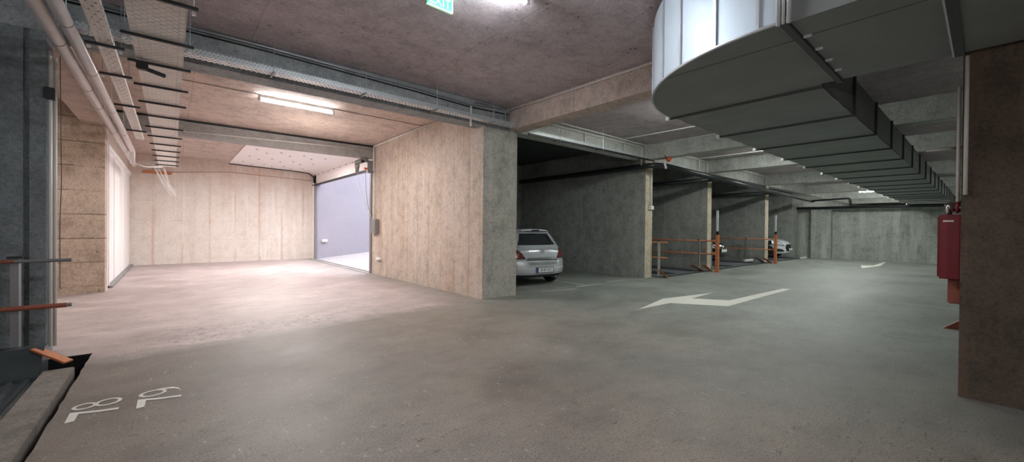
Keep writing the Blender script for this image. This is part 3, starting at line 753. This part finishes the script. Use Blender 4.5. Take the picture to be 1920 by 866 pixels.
bm = bmesh.new(); tube(bm, [(-.22, 0, .06), (-.02, 0, .02)], .025, 8); obj('valve_stem', bm, M['redrail'], t)
bm = bmesh.new(); tube(bm, [(-.1, .09, -.1), (-.1, .03, -.3)], .035, 10); obj('valve_outlet', bm, M['white'], t)
# items on the first wall end
conduit([(11.42, 6.77, 3.35), (11.42, 6.77, 2.25)], .02, 'pale conduit running down the first wall end', 'white')
tag(obj('switch_box', box(11.33, 11.52, 6.72, 6.80, 2.12, 2.24, .008), M['white']), 'small white box on the first wall end', 'switch box')

# ------------------------------------------------------------------ right column fittings
conduit([(5.472, .125, 3.09), (5.472, .125, 1.84)], .015, 'front pale pipe down the corner of the brown column', 'conduit', 'pipe')
conduit([(5.56, .172, 2.85), (5.56, .172, 1.78)], .014, 'rear pale pipe down the side of the brown column', 'conduit', 'pipe')
conduit([(5.53, .175, 1.78), (5.53, .175, 1.70), (5.66, .175, 1.69)], .013, 'short red pipe above the hose cabinet on the column', 'red', 'pipe')
conduit([(6.1, .16, 2.36), (6.1, .42, 2.36)], .014, 'short pale bracket arm beside the brown column', 'conduit', 'bracket')
t = empty('hose_cabinet', (6.0, .15, 1.05), 'dark red fire hose cabinet hung on the side of the brown column', 'fire cabinet')
obj('cabinet_body', box(-.30, .30, .0, .145, .0, .62, .006), M['red'], t)
obj('cabinet_door', box(-.28, .28, .145, .157, .02, .60, .003), M['red'], t)
bm = bmesh.new(); tube(bm, [(.22, .165, .30), (.22, .165, .40)], .008, 8); obj('door_handle', bm, M['chrome'], t)
tag(obj('sign_sticker', box(5.697, 5.70, .20, .27, 1.60, 1.615), M['white']), 'small white sticker strip near the top of the red cabinet', 'sticker')
t = empty('hydrant_valve', (5.95, .24, 1.67), 'small silver valve standing on top of the red cabinet', 'valve')
bm = bmesh.new(); tube(bm, [(0, 0, 0), (0, 0, .03), (0, 0, .05), (0, 0, .12), (0, 0, .13)], [.02, .02, .035, .035, .015], 12); obj('valve_body', bm, M['chrome'], t, smooth=True)
bm = bmesh.new(); tube(bm, [(0, 0, .05), (0, -.08, .05)], .014, 8); obj('valve_arm', bm, M['black'], t)
tag(obj('pipe_bracket', box(5.85, 6.1, .15, .24, .80, 1.045, .01), M['redrail']), 'rusty bracket below the red cabinet on the column', 'bracket')
bm = bmesh.new()
pts = [(0, 0, 0), (.35, 0, 0), (.35, 0, .28)]
a = [bm.verts.new(p) for p in pts]; b = [bm.verts.new((p[0], .04, p[2])) for p in pts]
bm.faces.new(a); bm.faces.new(b[::-1])
for i in range(3): bm.faces.new((a[i], b[i], b[(i + 1) % 3], a[(i + 1) % 3]))
xf(bm, Matrix.Rotation(radians(-75), 4, 'Z'))
o = obj('wheel_ramp', bm, M['redrail']); o.location = (9.2, .42, .0); tag(o, 'small dark red triangular bracket on the floor past the column', 'bracket')

# ------------------------------------------------------------------ gate motor and control box
t = empty('gate_motor', (4.75, 12.8, 3.35), 'grey gate motor with arm mounted at the top of the exit frame', 'gate motor')
bm = bmesh.new(); tube(bm, [(-.30, 0, .16), (-.30, 0, .02), (-.30, 0, .0), (-.30, 0, -.16)], [.075, .075, .06, .05], 14); obj('motor_body', bm, M['steelgrey'], t, smooth=True)
bm = bmesh.new(); tube(bm, [(-.36, -.02, .14), (-.10, -.02, .28), (.02, -.02, .28)], [.07, .085, .07], 12); obj('gearbox', bm, M['steelgrey'], t, smooth=True)
bm = bmesh.new(); tube(bm, [(-.16, -.1, .22), (-.16, .05, .22)], .055, 16); obj('drive_wheel', bm, M['black'], t, smooth=True)
obj('mounting_plate', box(.02, .20, -.03, .06, -.12, .28, .006), M['steelgrey'], t)
obj('limit_switch', box(-.08, .02, -.03, .03, -.02, .04, .005), M['redb'], t)
bm = bmesh.new(); tube(bm, bent([(-.28, 0, -.16), (-.15, -.02, -.9), (.18, -.03, -1.6), (.2, -.03, -1.95)], .3), .008, 6); obj('control_cable', bm, M['white'], t)
bm = bmesh.new(); tube(bm, bent([(-.04, 0, -.02), (.0, -.02, -1.0), (.18, -.03, -1.7)], .3), .008, 6); obj('motor_cable', bm, M['steelgrey'], t)
t = empty('control_box', (4.94, 12.5, 1.4), 'grey control box on the block face beside the exit', 'control box')
obj('box_body', box(-.08, .03, -.2, .2, -.1, .35, .01), M['steelgrey'], t)
obj('box_cover', box(-.09, -.08, -.16, .16, -.06, .31, .003), M['steelgrey'], t)
tag(obj('sensor_box', box(4.90, 4.97, 12.1, 12.4, .48, .55, .006), M['white']), 'small white sensor low on the block face beside the exit', 'sensor')
tag(obj('junction_box', box(5.35, 5.6, 19.96, 20.05, .78, .9, .01), M['white']), 'small white box low on the lilac wall outside', 'junction box')

# ------------------------------------------------------------------ parking platforms with barriers
def rail_seg(bm, a, b, r=.024): tube(bm, [a, b], r, 10)
# left platform
t = empty('parking_platform', (-2, 4, 0), 'dark parking platform with pale raised edge in the pit at the left', 'parking platform')
inv = Matrix.Translation((2, -4, 0))
bm = box(-1.0, -.775, -2, 6.22, -.25, -.004, .008); obj('edge_curb', xf(bm, inv), M['platform_curb'], t)
bm = box(-5, -1.0, -2, 6.22, -.3, -.07)
for i in range(14):
    x = -1.06 - i * .11; bbox(bm, x - .035, x, -2, 6.1, -.07, -.035)
obj('ribbed_deck', xf(bm, inv), M['plate_steel'], t)
bm = bmesh.new()
pr = [(6.15, -.25), (6.15, -.03), (6.45, .2), (6.6, .2), (6.6, -.25)]
a = [bm.verts.new((-5, y, z)) for y, z in pr]; b = [bm.verts.new((-1.02, y, z)) for y, z in pr]
bm.faces.new(a); bm.faces.new(b[::-1])
for i in range(5): bm.faces.new((a[i], b[i], b[(i + 1) % 5], a[(i + 1) % 5]))
bmesh.ops.recalc_face_normals(bm, faces=bm.faces[:]); obj('back_ramp', xf(bm, inv), M['plate_steel'], t)
def flap(x, y, z, ln, ang, rz, label, w=.3, group=None, mat='orange'):
    bm = box(0, ln, -w / 2, w / 2, -.02, .0, .004)
    xf(bm, Matrix.Rotation(rz, 4, 'Z') @ Matrix.Rotation(ang, 4, 'Y'))
    o = obj('guard_flap', bm, M[mat]); o.location = (x, y, z); return tag(o, label, 'guard plate', group)
flap(-1.09, 6.45, .20, .36, radians(24), radians(-35), 'orange sloping guard plate at the corner of the left platform', w=.10)
# left barrier
t = empty('barrier_rail', (-1.25, 6.62, .2), 'two-rail barrier with grey post before the dark left wall', 'barrier')
obj('post', box(-.035, .035, -.03, .03, 0, .93), M['steelgrey'], t)
obj('post_edge', box(.025, .038, -.034, -.02, 0, .93), M['galv'], t)
obj('post_cap', box(-.055, .05, -.045, .045, .93, .955), M['black'], t)
bm = bmesh.new(); rail_seg(bm, (0, -.06, .905), (.41, -.06, .905), .019); obj('upper_rail', bm, M['steelgrey'], t)
bm = bmesh.new(); rail_seg(bm, (-3, -.06, .905), (0, -.06, .905), .019); obj('upper_rail', bm, M['redrail'], t)
bm = bmesh.new(); rail_seg(bm, (-3, -.06, .41), (.37, -.06, .41), .026); obj('lower_rail', bm, M['redrail'], t)
bm = bmesh.new(); rail_seg(bm, (.37, -.06, .41), (.41, -.06, .41), .02); obj('rail_tip', bm, M['steelgrey'], t)
# bay platforms
for (x0, x1, lab) in ((11.7, 15.2, 'dark parking platform in the second bay'), (15.9, 21.3, 'dark parking platform in the third bay'), (22.1, 26.4, 'dark parking platform under the white car')):
    t = empty('parking_platform', ((x0 + x1) / 2, 9.4, 0), lab, 'parking platform'); inv = Matrix.Translation((-(x0 + x1) / 2, -9.4, 0))
    obj('deck', xf(box(x0, x1, 6.65, 12.2, .004, .035), inv), M['bay_platform'], t)
    bm = bmesh.new()
    for cx in (x0 + (x1 - x0) * .25, x0 + (x1 - x0) * .75):
        for s in (-.25, 0, .25): bbox(bm, cx + s - .05, cx + s + .05, 6.7, 12.1, .035, .055)
    obj('wheel_rib', xf(bm, inv), M['plate_steel'], t)
    obj('front_lip', xf(box(x0, x1, 6.5, 6.65, .002, .02), inv), M['plate_steel'], t)
# side barriers (rails along Y) in the bays
def side_barrier(x, y0, y1, label, posts, tip=None):
    t = empty('barrier_rail', (x, y0, 0), label, 'barrier')
    for z, nm in ((1.10, 'upper_rail'), (.62, 'lower_rail')):
        bm = bmesh.new(); rail_seg(bm, (0, 0, z), (0, y1 - y0, z), .026); obj(nm, bm, M['orange'], t, smooth=True)
    for y in posts:
        obj('post', box(-.03, .03, y - y0 - .03, y - y0 + .03, .057, 1.13), M['galv'], t)
        obj('post_cap', box(-.045, .045, y - y0 - .045, y - y0 + .045, 1.13, 1.15), M['black'], t)
side_barrier(15.1, 6.35, 12.0, 'orange two-rail barrier along the wall side of the second bay', [6.95, 9.2])
side_barrier(21.2, 6.25, 12.0, 'red orange two-rail barrier along the wall side of the third bay', [7.5, 9.8])
side_barrier(11.66, 6.35, 12.0, 'orange rail ends with galvanised post beside the first wall end', [6.62, 9.2])
side_barrier(16.0, 6.68, 12.0, 'orange two-rail barrier between second wall end and orange post', [6.9, 9.5])
def gate_post(x, y, label, tall):
    t = empty('gate_post', (x, y, 0), label, 'post')
    obj('post_body', box(-.052, .052, -.052, .052, 0, 1.33, .006), M['orange'], t)
    obj('base_plate', box(-.12, .12, -.1, .1, 0, .015), M['orange'], t)
    obj('bracket', box(-.03, .06, -.04, .04, 1.33, 1.47, .005), M['black'], t)
    obj('white_tube', box(-.055, .02, -.035, .035, 1.45, tall, .012), M['tubegrey'], t)
gate_post(14.88, 6.2, 'orange post with white upper tube before the black car', 2.2)
gate_post(21.02, 6.2, 'orange post with white upper tube before the white car', 2.2)
flap(11.58, 6.55, .26, .36, radians(45), radians(-35), 'orange guard plate on the floor beside the first wall end', w=.16)
flap(14.1, 6.75, .28, .72, radians(22), radians(-10), 'orange guard plate on the floor before the second wall end', w=.14)
flap(14.45, 6.5, .28, .5, radians(30), radians(-15), 'orange guard plate leaning at the foot of the nearer orange post', w=.14)
flap(20.2, 6.75, .30, .9, radians(18), radians(-5), 'pale guard plate on the floor before the third wall end', w=.14, mat='steelgrey')
flap(20.55, 6.5, .25, .6, radians(25), radians(-15), 'orange guard plate leaning at the foot of the farther orange post', w=.14)
def floor_plate(x, y, label, z=0.0):
    o = obj('wheel_stop', box(-.45, .45, -.06, .06, .0, .10, .02), M['white']); o.location = (x, y, z); tag(o, label, 'wheel stop')
floor_plate(20.55, 7.15, 'white wheel stop on the platform in the third bay', .057)
floor_plate(26.0, 6.35, 'white wheel stop on the floor beside the white car')

# ------------------------------------------------------------------ cars
def car(name, loc, rz, label, paint, Lc, W2, H, kind, prof):
    t = empty(name, loc, label, 'car', rz=rz)
    # closed side silhouette: rear bottom -> rear -> roof -> bonnet -> nose -> underside
    pts = prof[:]
    loop = []
    n = len(pts)
    for i in range(n):
        p0, p1, p2, p3 = (Vector(pts[(i + k) % n]) for k in (-1, 0, 1, 2))
        for s in range(5):
            u = s / 5
            q = .5 * ((2 * p1) + (-p0 + p2) * u + (2 * p0 - 5 * p1 + 4 * p2 - p3) * u * u + (-p0 + 3 * p1 - 3 * p2 + p3) * u ** 3)
            loop.append((q.x, q.y))
    def Wd(y, z):
        w = W2
        e = max(0, 1 - y / .75); w -= .13 * e * e
        e = max(0, 1 - (Lc - y) / 1.0); w -= .24 * e * e
        if z > .90: w -= (z - .90) * (.48 if kind == 'hatch' else .40)
        if z < .32: w -= (.32 - z) * .5
        return w
    def dyf(y):
        e = max(0, 1 - y / .8); f = max(0, 1 - (Lc - y) / .8)
        return .20 * e - .26 * f
    bm = bmesh.new(); T = 20; rows = []
    for (y, z) in loop:
        w = Wd(y, z) - .035; row = []
        for k in range(T + 1):
            u = -1 + 2 * k / T
            dz = -.045 * u ** 4 * (1 if z > .8 else 0)
            row.append(bm.verts.new((u * w, y + dyf(y) * abs(u) ** 2.6, z + dz)))
        rows.append(row)
    nl = len(loop)
    for i in range(nl):
        a, b = rows[i], rows[(i + 1) % nl]
        for k in range(T): bm.faces.new((a[k], a[k + 1], b[k + 1], b[k]))
    cy, cz = Lc * .5, .68
    for s, col in ((-1, 0), (1, T)):
        prev = [rows[i][col] for i in range(nl)]
        for r in (.975, .93, .85, .72, .55, .35, .15):
            ring = []
            for i in range(nl):
                v0 = rows[i][col].co
                y = cy + (v0.y - cy) * r; z = cz + (v0.z - cz) * r
                ring.append(bm.verts.new((s * (Wd(y, z) + (.0 if r < .96 else -.012)), y, z)))
            for i in range(nl):
                bm.faces.new((prev[i], prev[(i + 1) % nl], ring[(i + 1) % nl], ring[i]))
            prev = ring
        bm.faces.new(prev)
    bmesh.ops.recalc_face_normals(bm, faces=bm.faces[:])
    bvh = BVHTree.FromBMesh(bm)
    obj('body', bm, paint, t, smooth=True)
    def hit(a, b, axis):
        if axis == 'rear': r = bvh.ray_cast(Vector((a, -2, b)), Vector((0, 1, 0)))
        elif axis == 'front': r = bvh.ray_cast(Vector((a, Lc + 2, b)), Vector((0, -1, 0)))
        elif axis == 'right': r = bvh.ray_cast(Vector((3, a, b)), Vector((-1, 0, 0)))
        elif axis == 'left': r = bvh.ray_cast(Vector((-3, a, b)), Vector((1, 0, 0)))
        elif axis == 'top': r = bvh.ray_cast(Vector((a, b, 3)), Vector((0, 0, -1)))
        return r
    def decal(nm, pg, axis, mat, off=.006, cuts=3, parent=None):
        b2 = bmesh.new()
        f = b2.faces.new([b2.verts.new((p[0], p[1], 0)) for p in pg])
        bmesh.ops.triangulate(b2, faces=b2.faces[:])
        for _ in range(cuts): bmesh.ops.subdivide_edges(b2, edges=[e for e in b2.edges if e.calc_length() > .06], cuts=1, use_grid_fill=True); bmesh.ops.triangulate(b2, faces=b2.faces[:])
        bad = []
        for v in b2.verts:
            r = hit(v.co.x, v.co.y, axis)
            if r[0] is None: bad.append(v); continue
            nn = r[1]
            v.co = r[0] + nn * off
        if bad: bmesh.ops.delete(b2, geom=bad, context='VERTS')
        bmesh.ops.recalc_face_normals(b2, faces=b2.faces[:])
        return obj(nm, b2, mat, parent or t, smooth=True)
    # wheels
    for sx in (-1, 1):
        for wy in (.80, Lc - .88):
            b2 = bmesh.new(); R, ww = .31, .10
            prf = [(.0, .06), (.19, .06), (.205, .095), (.25, .10), (.29, .09), (R, .06), (R, -.06), (.29, -.09), (.0, -.09)]
            seg = 28; rings = []
            for (rr, xx) in prf:
                rings.append([b2.verts.new((sx * xx, rr * cos(2 * pi * k / seg), rr * sin(2 * pi * k / seg))) for k in range(seg)] if rr > 0 else [b2.verts.new((sx * xx, 0, 0))])
            for a, b in zip(rings, rings[1:]):
                for k in range(seg):
                    k2 = (k + 1) % seg
                    vs = [a[k] if len(a) > 1 else a[0], a[k2] if len(a) > 1 else None, b[k2] if len(b) > 1 else None, b[k] if len(b) > 1 else b[0]]
                    vs = [v for v in vs if v is not None]; b2.faces.new(vs)
            bmesh.ops.recalc_face_normals(b2, faces=b2.faces[:])
            wo = obj('wheel', b2, M['rubber'], t, smooth=True); wo.location = (sx * (W2 - .10), wy, R)
            b3 = bmesh.new()
            for k in range(5):
                a = 2 * pi * k / 5; bb = box(.062, .085, -.028, .028, .03, .2); xf(bb, Matrix.Rotation(a, 4, 'X'))
                me = bpy.data.meshes.new('tmp'); bb.to_mesh(me); bb.free(); b3.from_mesh(me); bpy.data.meshes.remove(me)
            tube(b3, [(.05, 0, 0), (.09, 0, 0)], .05, 12)
            xf(b3, Matrix.Scale(sx, 4, (1, 0, 0)))
            obj('rim', b3, M['alloy'], wo)
            pg = [(wy + .37 * cos(a), max(.235, .31 + .37 * sin(a))) for a in [2 * pi * k / 28 for k in range(28)]]
            decal('wheel_arch', pg, 'right' if sx > 0 else 'left', M['rubber'], .004, 3)
    # side windows, handles, mirrors
    for sx, ax in ((1, 'right'), (-1, 'left')):
        g = {'y0': .55, 'y1': Lc - 1.25}
        decal('side_window', [(.52, .97), (Lc * .47, .95), (Lc * .47, 1.36), (1.0, 1.36), (.72, 1.22)], ax, M['glass'])
        decal('side_window', [(Lc * .49, .95), (Lc - 1.22, .95), (Lc - 1.62, 1.22), (Lc * .49 + .15, 1.35), (Lc * .49, 1.36)], ax, M['glass'])
        for yy in (Lc * .40, Lc * .62):
            obj('door_handle', box(sx * W2 - .015, sx * W2 + .02, yy - .09, yy + .09, .84, .865, .006), paint, t)
        obj('door_mirror', box(sx * (W2 + .02) - .09, sx * (W2 + .02) + .09, Lc - 1.42, Lc - 1.28, .93, 1.06, .03), paint, t, smooth=True)
    decal('windscreen', [(-.58, 1.02), (.58, 1.02), (.50, 1.36), (-.50, 1.36)], 'front', M['glass'])
    decal('underbody', [(-.72, .23), (.72, .23), (.72, .30), (-.72, .30)], 'rear', M['rubber'])
    def plate(y, z, rz2, txt=None):
        pl = obj('number_plate', xf(box(-.26, .26, -.012, 0, -.06, .06, .003), Matrix.Translation((0, y, z)) @ Matrix.Rotation(rz2, 4, 'Z')), M['platewhite'], t)
        if txt:
            fr = box(-.275, .275, -.008, .002, -.072, .072); obj('plate_frame', xf(fr, Matrix.Translation((0, y, z)) @ Matrix.Rotation(rz2, 4, 'Z')), M['ink'], pl)
            bl = box(-.26, -.215, -.0135, -.011, -.058, .058); obj('plate_band', xf(bl, Matrix.Translation((0, y, z)) @ Matrix.Rotation(rz2, 4, 'Z')), M['plateblue'], pl)
            tb = xf(text_bm(txt, .105, .001, .72), Matrix.Translation((0, y, z)) @ Matrix.Rotation(rz2, 4, 'Z') @ Matrix.Translation((.022, -.0145, 0)) @ Matrix.Rotation(pi / 2, 4, 'X'))
            obj('plate_lettering', tb, M['ink'], pl)
    return t, decal, plate, hit

# silver hatchback, rear towards the camera
P1 = [(.16, .24), (.03, .33), (.0, .50), (.02, .64), (.085, .70), (.10, .80), (.13, .93), (.22, 1.00), (.34, 1.14), (.47, 1.31), (.56, 1.42), (.72, 1.455), (1.2, 1.48), (1.9, 1.485), (2.45, 1.42), (2.85, 1.24), (3.15, 1.05), (3.4, .97), (3.8, .90), (4.08, .78), (4.22, .62), (4.24, .45), (4.16, .26), (3.9, .20), (2.8, .19), (1.4, .19), (.5, .20)]
t, decal, plate, hit = car('hatchback_car', (7.41, 7.40, 0), radians(-8), 'silver hatchback parked in the first bay, seen from behind', M['silver'], 4.25, .875, 1.46, 'hatch', P1)
decal('rear_window', [(-.61, 1.06), (.61, 1.06), (.53, 1.20), (.46, 1.365), (-.46, 1.365), (-.53, 1.20)], 'rear', M['glass'])
for s in (-1, 1):
    decal('tail_light', [(s * .52, .73), (s * .85, .72), (s * .85, .88), (s * .73, .96), (s * .63, .86)], 'rear', M['tail'], .008)
    decal('light_surround', [(s * .49, .705), (s * .88, .695), (s * .88, .90), (s * .74, .99), (s * .60, .87)], 'rear', M['ink'], .004)
decal('chrome_strip', [(-.47, .705), (.47, .705), (.46, .735), (-.46, .735)], 'rear', M['chrome'], .014)
decal('tailgate_gap', [(-.50, .672), (.50, .672), (.50, .695), (-.50, .695)], 'rear', M['ink'], .005)
decal('bumper_recess', [(-.42, .56), (.42, .56), (.48, .645), (-.48, .645)], 'rear', M['duct'], .004)
for s in (-1, 1):
    decal('bumper_strip', [(s * .33, .455), (s * .84, .455), (s * .84, .485), (s * .33, .485)], 'rear', M['white'], .010)
decal('bumper_lower', [(-.80, .235), (.80, .235), (.80, .30), (-.80, .30)], 'rear', M['ink'], .007)
r = hit(0, .45, 'rear'); plate(r[0].y - .005, .43, 0, 'GR 87 OCY')
r = hit(0, .905, 'rear')
b2 = bmesh.new(); tube(b2, [(.055 * cos(a), 0, .055 * sin(a)) for a in [2 * pi * k / 20 for k in range(21)]], .009, 6); tube(b2, [(-.055, 0, -.006), (.0, 0, .006), (.055, 0, -.004)], .008, 6)
xf(b2, Matrix.Translation((0, r[0].y - .012, .905))); obj('round_badge', b2, M['chrome'], t, smooth=True)
b2 = bmesh.new()
for u in range(13):
    pass
sp = [(-.57, .62, 1.39), (-.40, .50, 1.42), (-.2, .455, 1.43), (0, .44, 1.433), (.2, .455, 1.43), (.40, .50, 1.42), (.57, .62, 1.39)]
rings = []
for (x, y, z) in sp:
    rings.append([b2.verts.new(v) for v in ((x, y, z + .01), (x, y + .02, z + .048), (x, y + .30, z + .06), (x, y + .28, z - .0))])
for a, b in zip(rings, rings[1:]):
    for k in range(4): b2.faces.new((a[k], a[(k + 1) % 4], b[(k + 1) % 4], b[k]))
b2.faces.new(rings[0]); b2.faces.new(rings[-1][::-1]); bmesh.ops.recalc_face_normals(b2, faces=b2.faces[:])
obj('roof_spoiler', b2, M['silver'], t)
obj('brake_light', box(-.12, .12, .43, .46, 1.435, 1.468, .003), M['ink'], t)
b2 = bmesh.new(); tube(b2, [(0, 1.0, 1.46), (0, .85, 1.62)], .006, 6); obj('roof_aerial', b2, M['black'], t)
b2 = bmesh.new(); tube(b2, [(.02, .235, 1.08), (-.32, .255, 1.10)], .008, 6); obj('rear_wiper', b2, M['ink'], t)
b2 = bmesh.new(); tube(b2, [(.45, .10, .22), (.45, .35, .22)], .03, 10); obj('exhaust_pipe', b2, M['steelgrey'], t)

# black car, front towards the aisle (local +Y is the nose, so turn by 180 degrees)
P2 = [(.14, .24), (.02, .36), (.0, .60), (.06, .86), (.20, 1.02), (.42, 1.30), (.60, 1.42), (1.2, 1.47), (1.9, 1.48), (2.4, 1.42), (2.85, 1.22), (3.1, 1.06), (3.4, .99), (3.75, .94), (4.0, .84), (4.1, .66), (4.12, .45), (4.05, .26), (3.8, .20), (2.8, .19), (1.4, .19), (.5, .20)]
t, decal, plate, hit = car('parked_car', (18.3, 7.35 + 4.12, .055), pi, 'black car in the third bay, its nose behind the nearer orange post', M['blackcar'], 4.12, .84, 1.48, 'hatch', P2)
for s in (-1, 1):
    decal('headlight', [(s * .45, .66), (s * .80, .70), (s * .80, .86), (s * .58, .84)], 'front', M['lens'], .008)
decal('grille_bar', [(-.38, .74), (.38, .74), (.38, .78), (-.38, .78)], 'front', M['chrome'], .01)
decal('lower_grille', [(-.5, .30), (.5, .30), (.45, .42), (-.45, .42)], 'front', M['rubber'], .008)
r = hit(0, .52, 'front'); plate(r[0].y + .006, .56, pi, None)

P3 = [(.14, .24), (.02, .36), (.0, .60), (.06, .86), (.20, 1.02), (.40, 1.32), (.60, 1.45), (1.2, 1.50), (1.8, 1.49), (2.2, 1.40), (2.6, 1.20), (2.85, 1.06), (3.1, 1.00), (3.45, .93), (3.68, .80), (3.76, .62), (3.78, .42), (3.72, .24), (3.4, .20), (2.6, .19), (1.4, .19), (.5, .20)]
t, decal, plate, hit = car('hatchback_car', (25.3, 6.75 + 3.8, .055), pi, 'white hatchback at the far platform, its nose behind the farther orange post', M['whitecar'], 3.8, .85, 1.5, 'hatch', P3)
for s in (-1, 1):
    decal('headlight', [(s * .48, .66), (s * .82, .72), (s * .82, .90), (s * .62, .84)], 'front', M['lens'], .022)
    decal('headlight_surround', [(s * .44, .63), (s * .84, .69), (s * .84, .93), (s * .60, .87)], 'front', M['ink'], .014)
    decal('fog_light_recess', [(s * .45, .34), (s * .78, .34), (s * .78, .50), (s * .55, .46)], 'front', M['rubber'], .014)
decal('grille', [(-.36, .36), (.36, .36), (.42, .56), (.34, .72), (-.34, .72), (-.42, .56)], 'front', M['rubber'], .008)
r = hit(0, .46, 'front'); plate(r[0].y + .012, .46, pi, None)

# ------------------------------------------------------------------ camera
cam = bpy.data.cameras.new('camera'); co = bpy.data.objects.new('camera', cam); COL.objects.link(co)
yaw, pitch, roll, F = radians(40.29623429), radians(-.38720682), radians(-.52250352), 753.52
Fw = Vector((sin(yaw) * cos(pitch), cos(yaw) * cos(pitch), sin(pitch)))
r_ = Vector((cos(yaw), -sin(yaw), 0)); d_ = Fw.cross(r_)
r2 = cos(roll) * r_ + sin(roll) * d_; d2 = -sin(roll) * r_ + cos(roll) * d_
co.matrix_world = Matrix(((r2.x, -d2.x, -Fw.x, 0), (r2.y, -d2.y, -Fw.y, 0), (r2.z, -d2.z, -Fw.z, 1.5), (0, 0, 0, 1)))
cam.sensor_width = 36; cam.sensor_fit = 'HORIZONTAL'; cam.lens = F / 1920 * 36; cam.clip_start = .05; cam.clip_end = 200
SC.camera = co
SC.view_settings.view_transform = 'Standard'; SC.view_settings.look = 'None'; SC.view_settings.exposure = 0.0
SC.cycles.use_denoising = True
SC.cycles.max_bounces = 8; SC.cycles.diffuse_bounces = 5
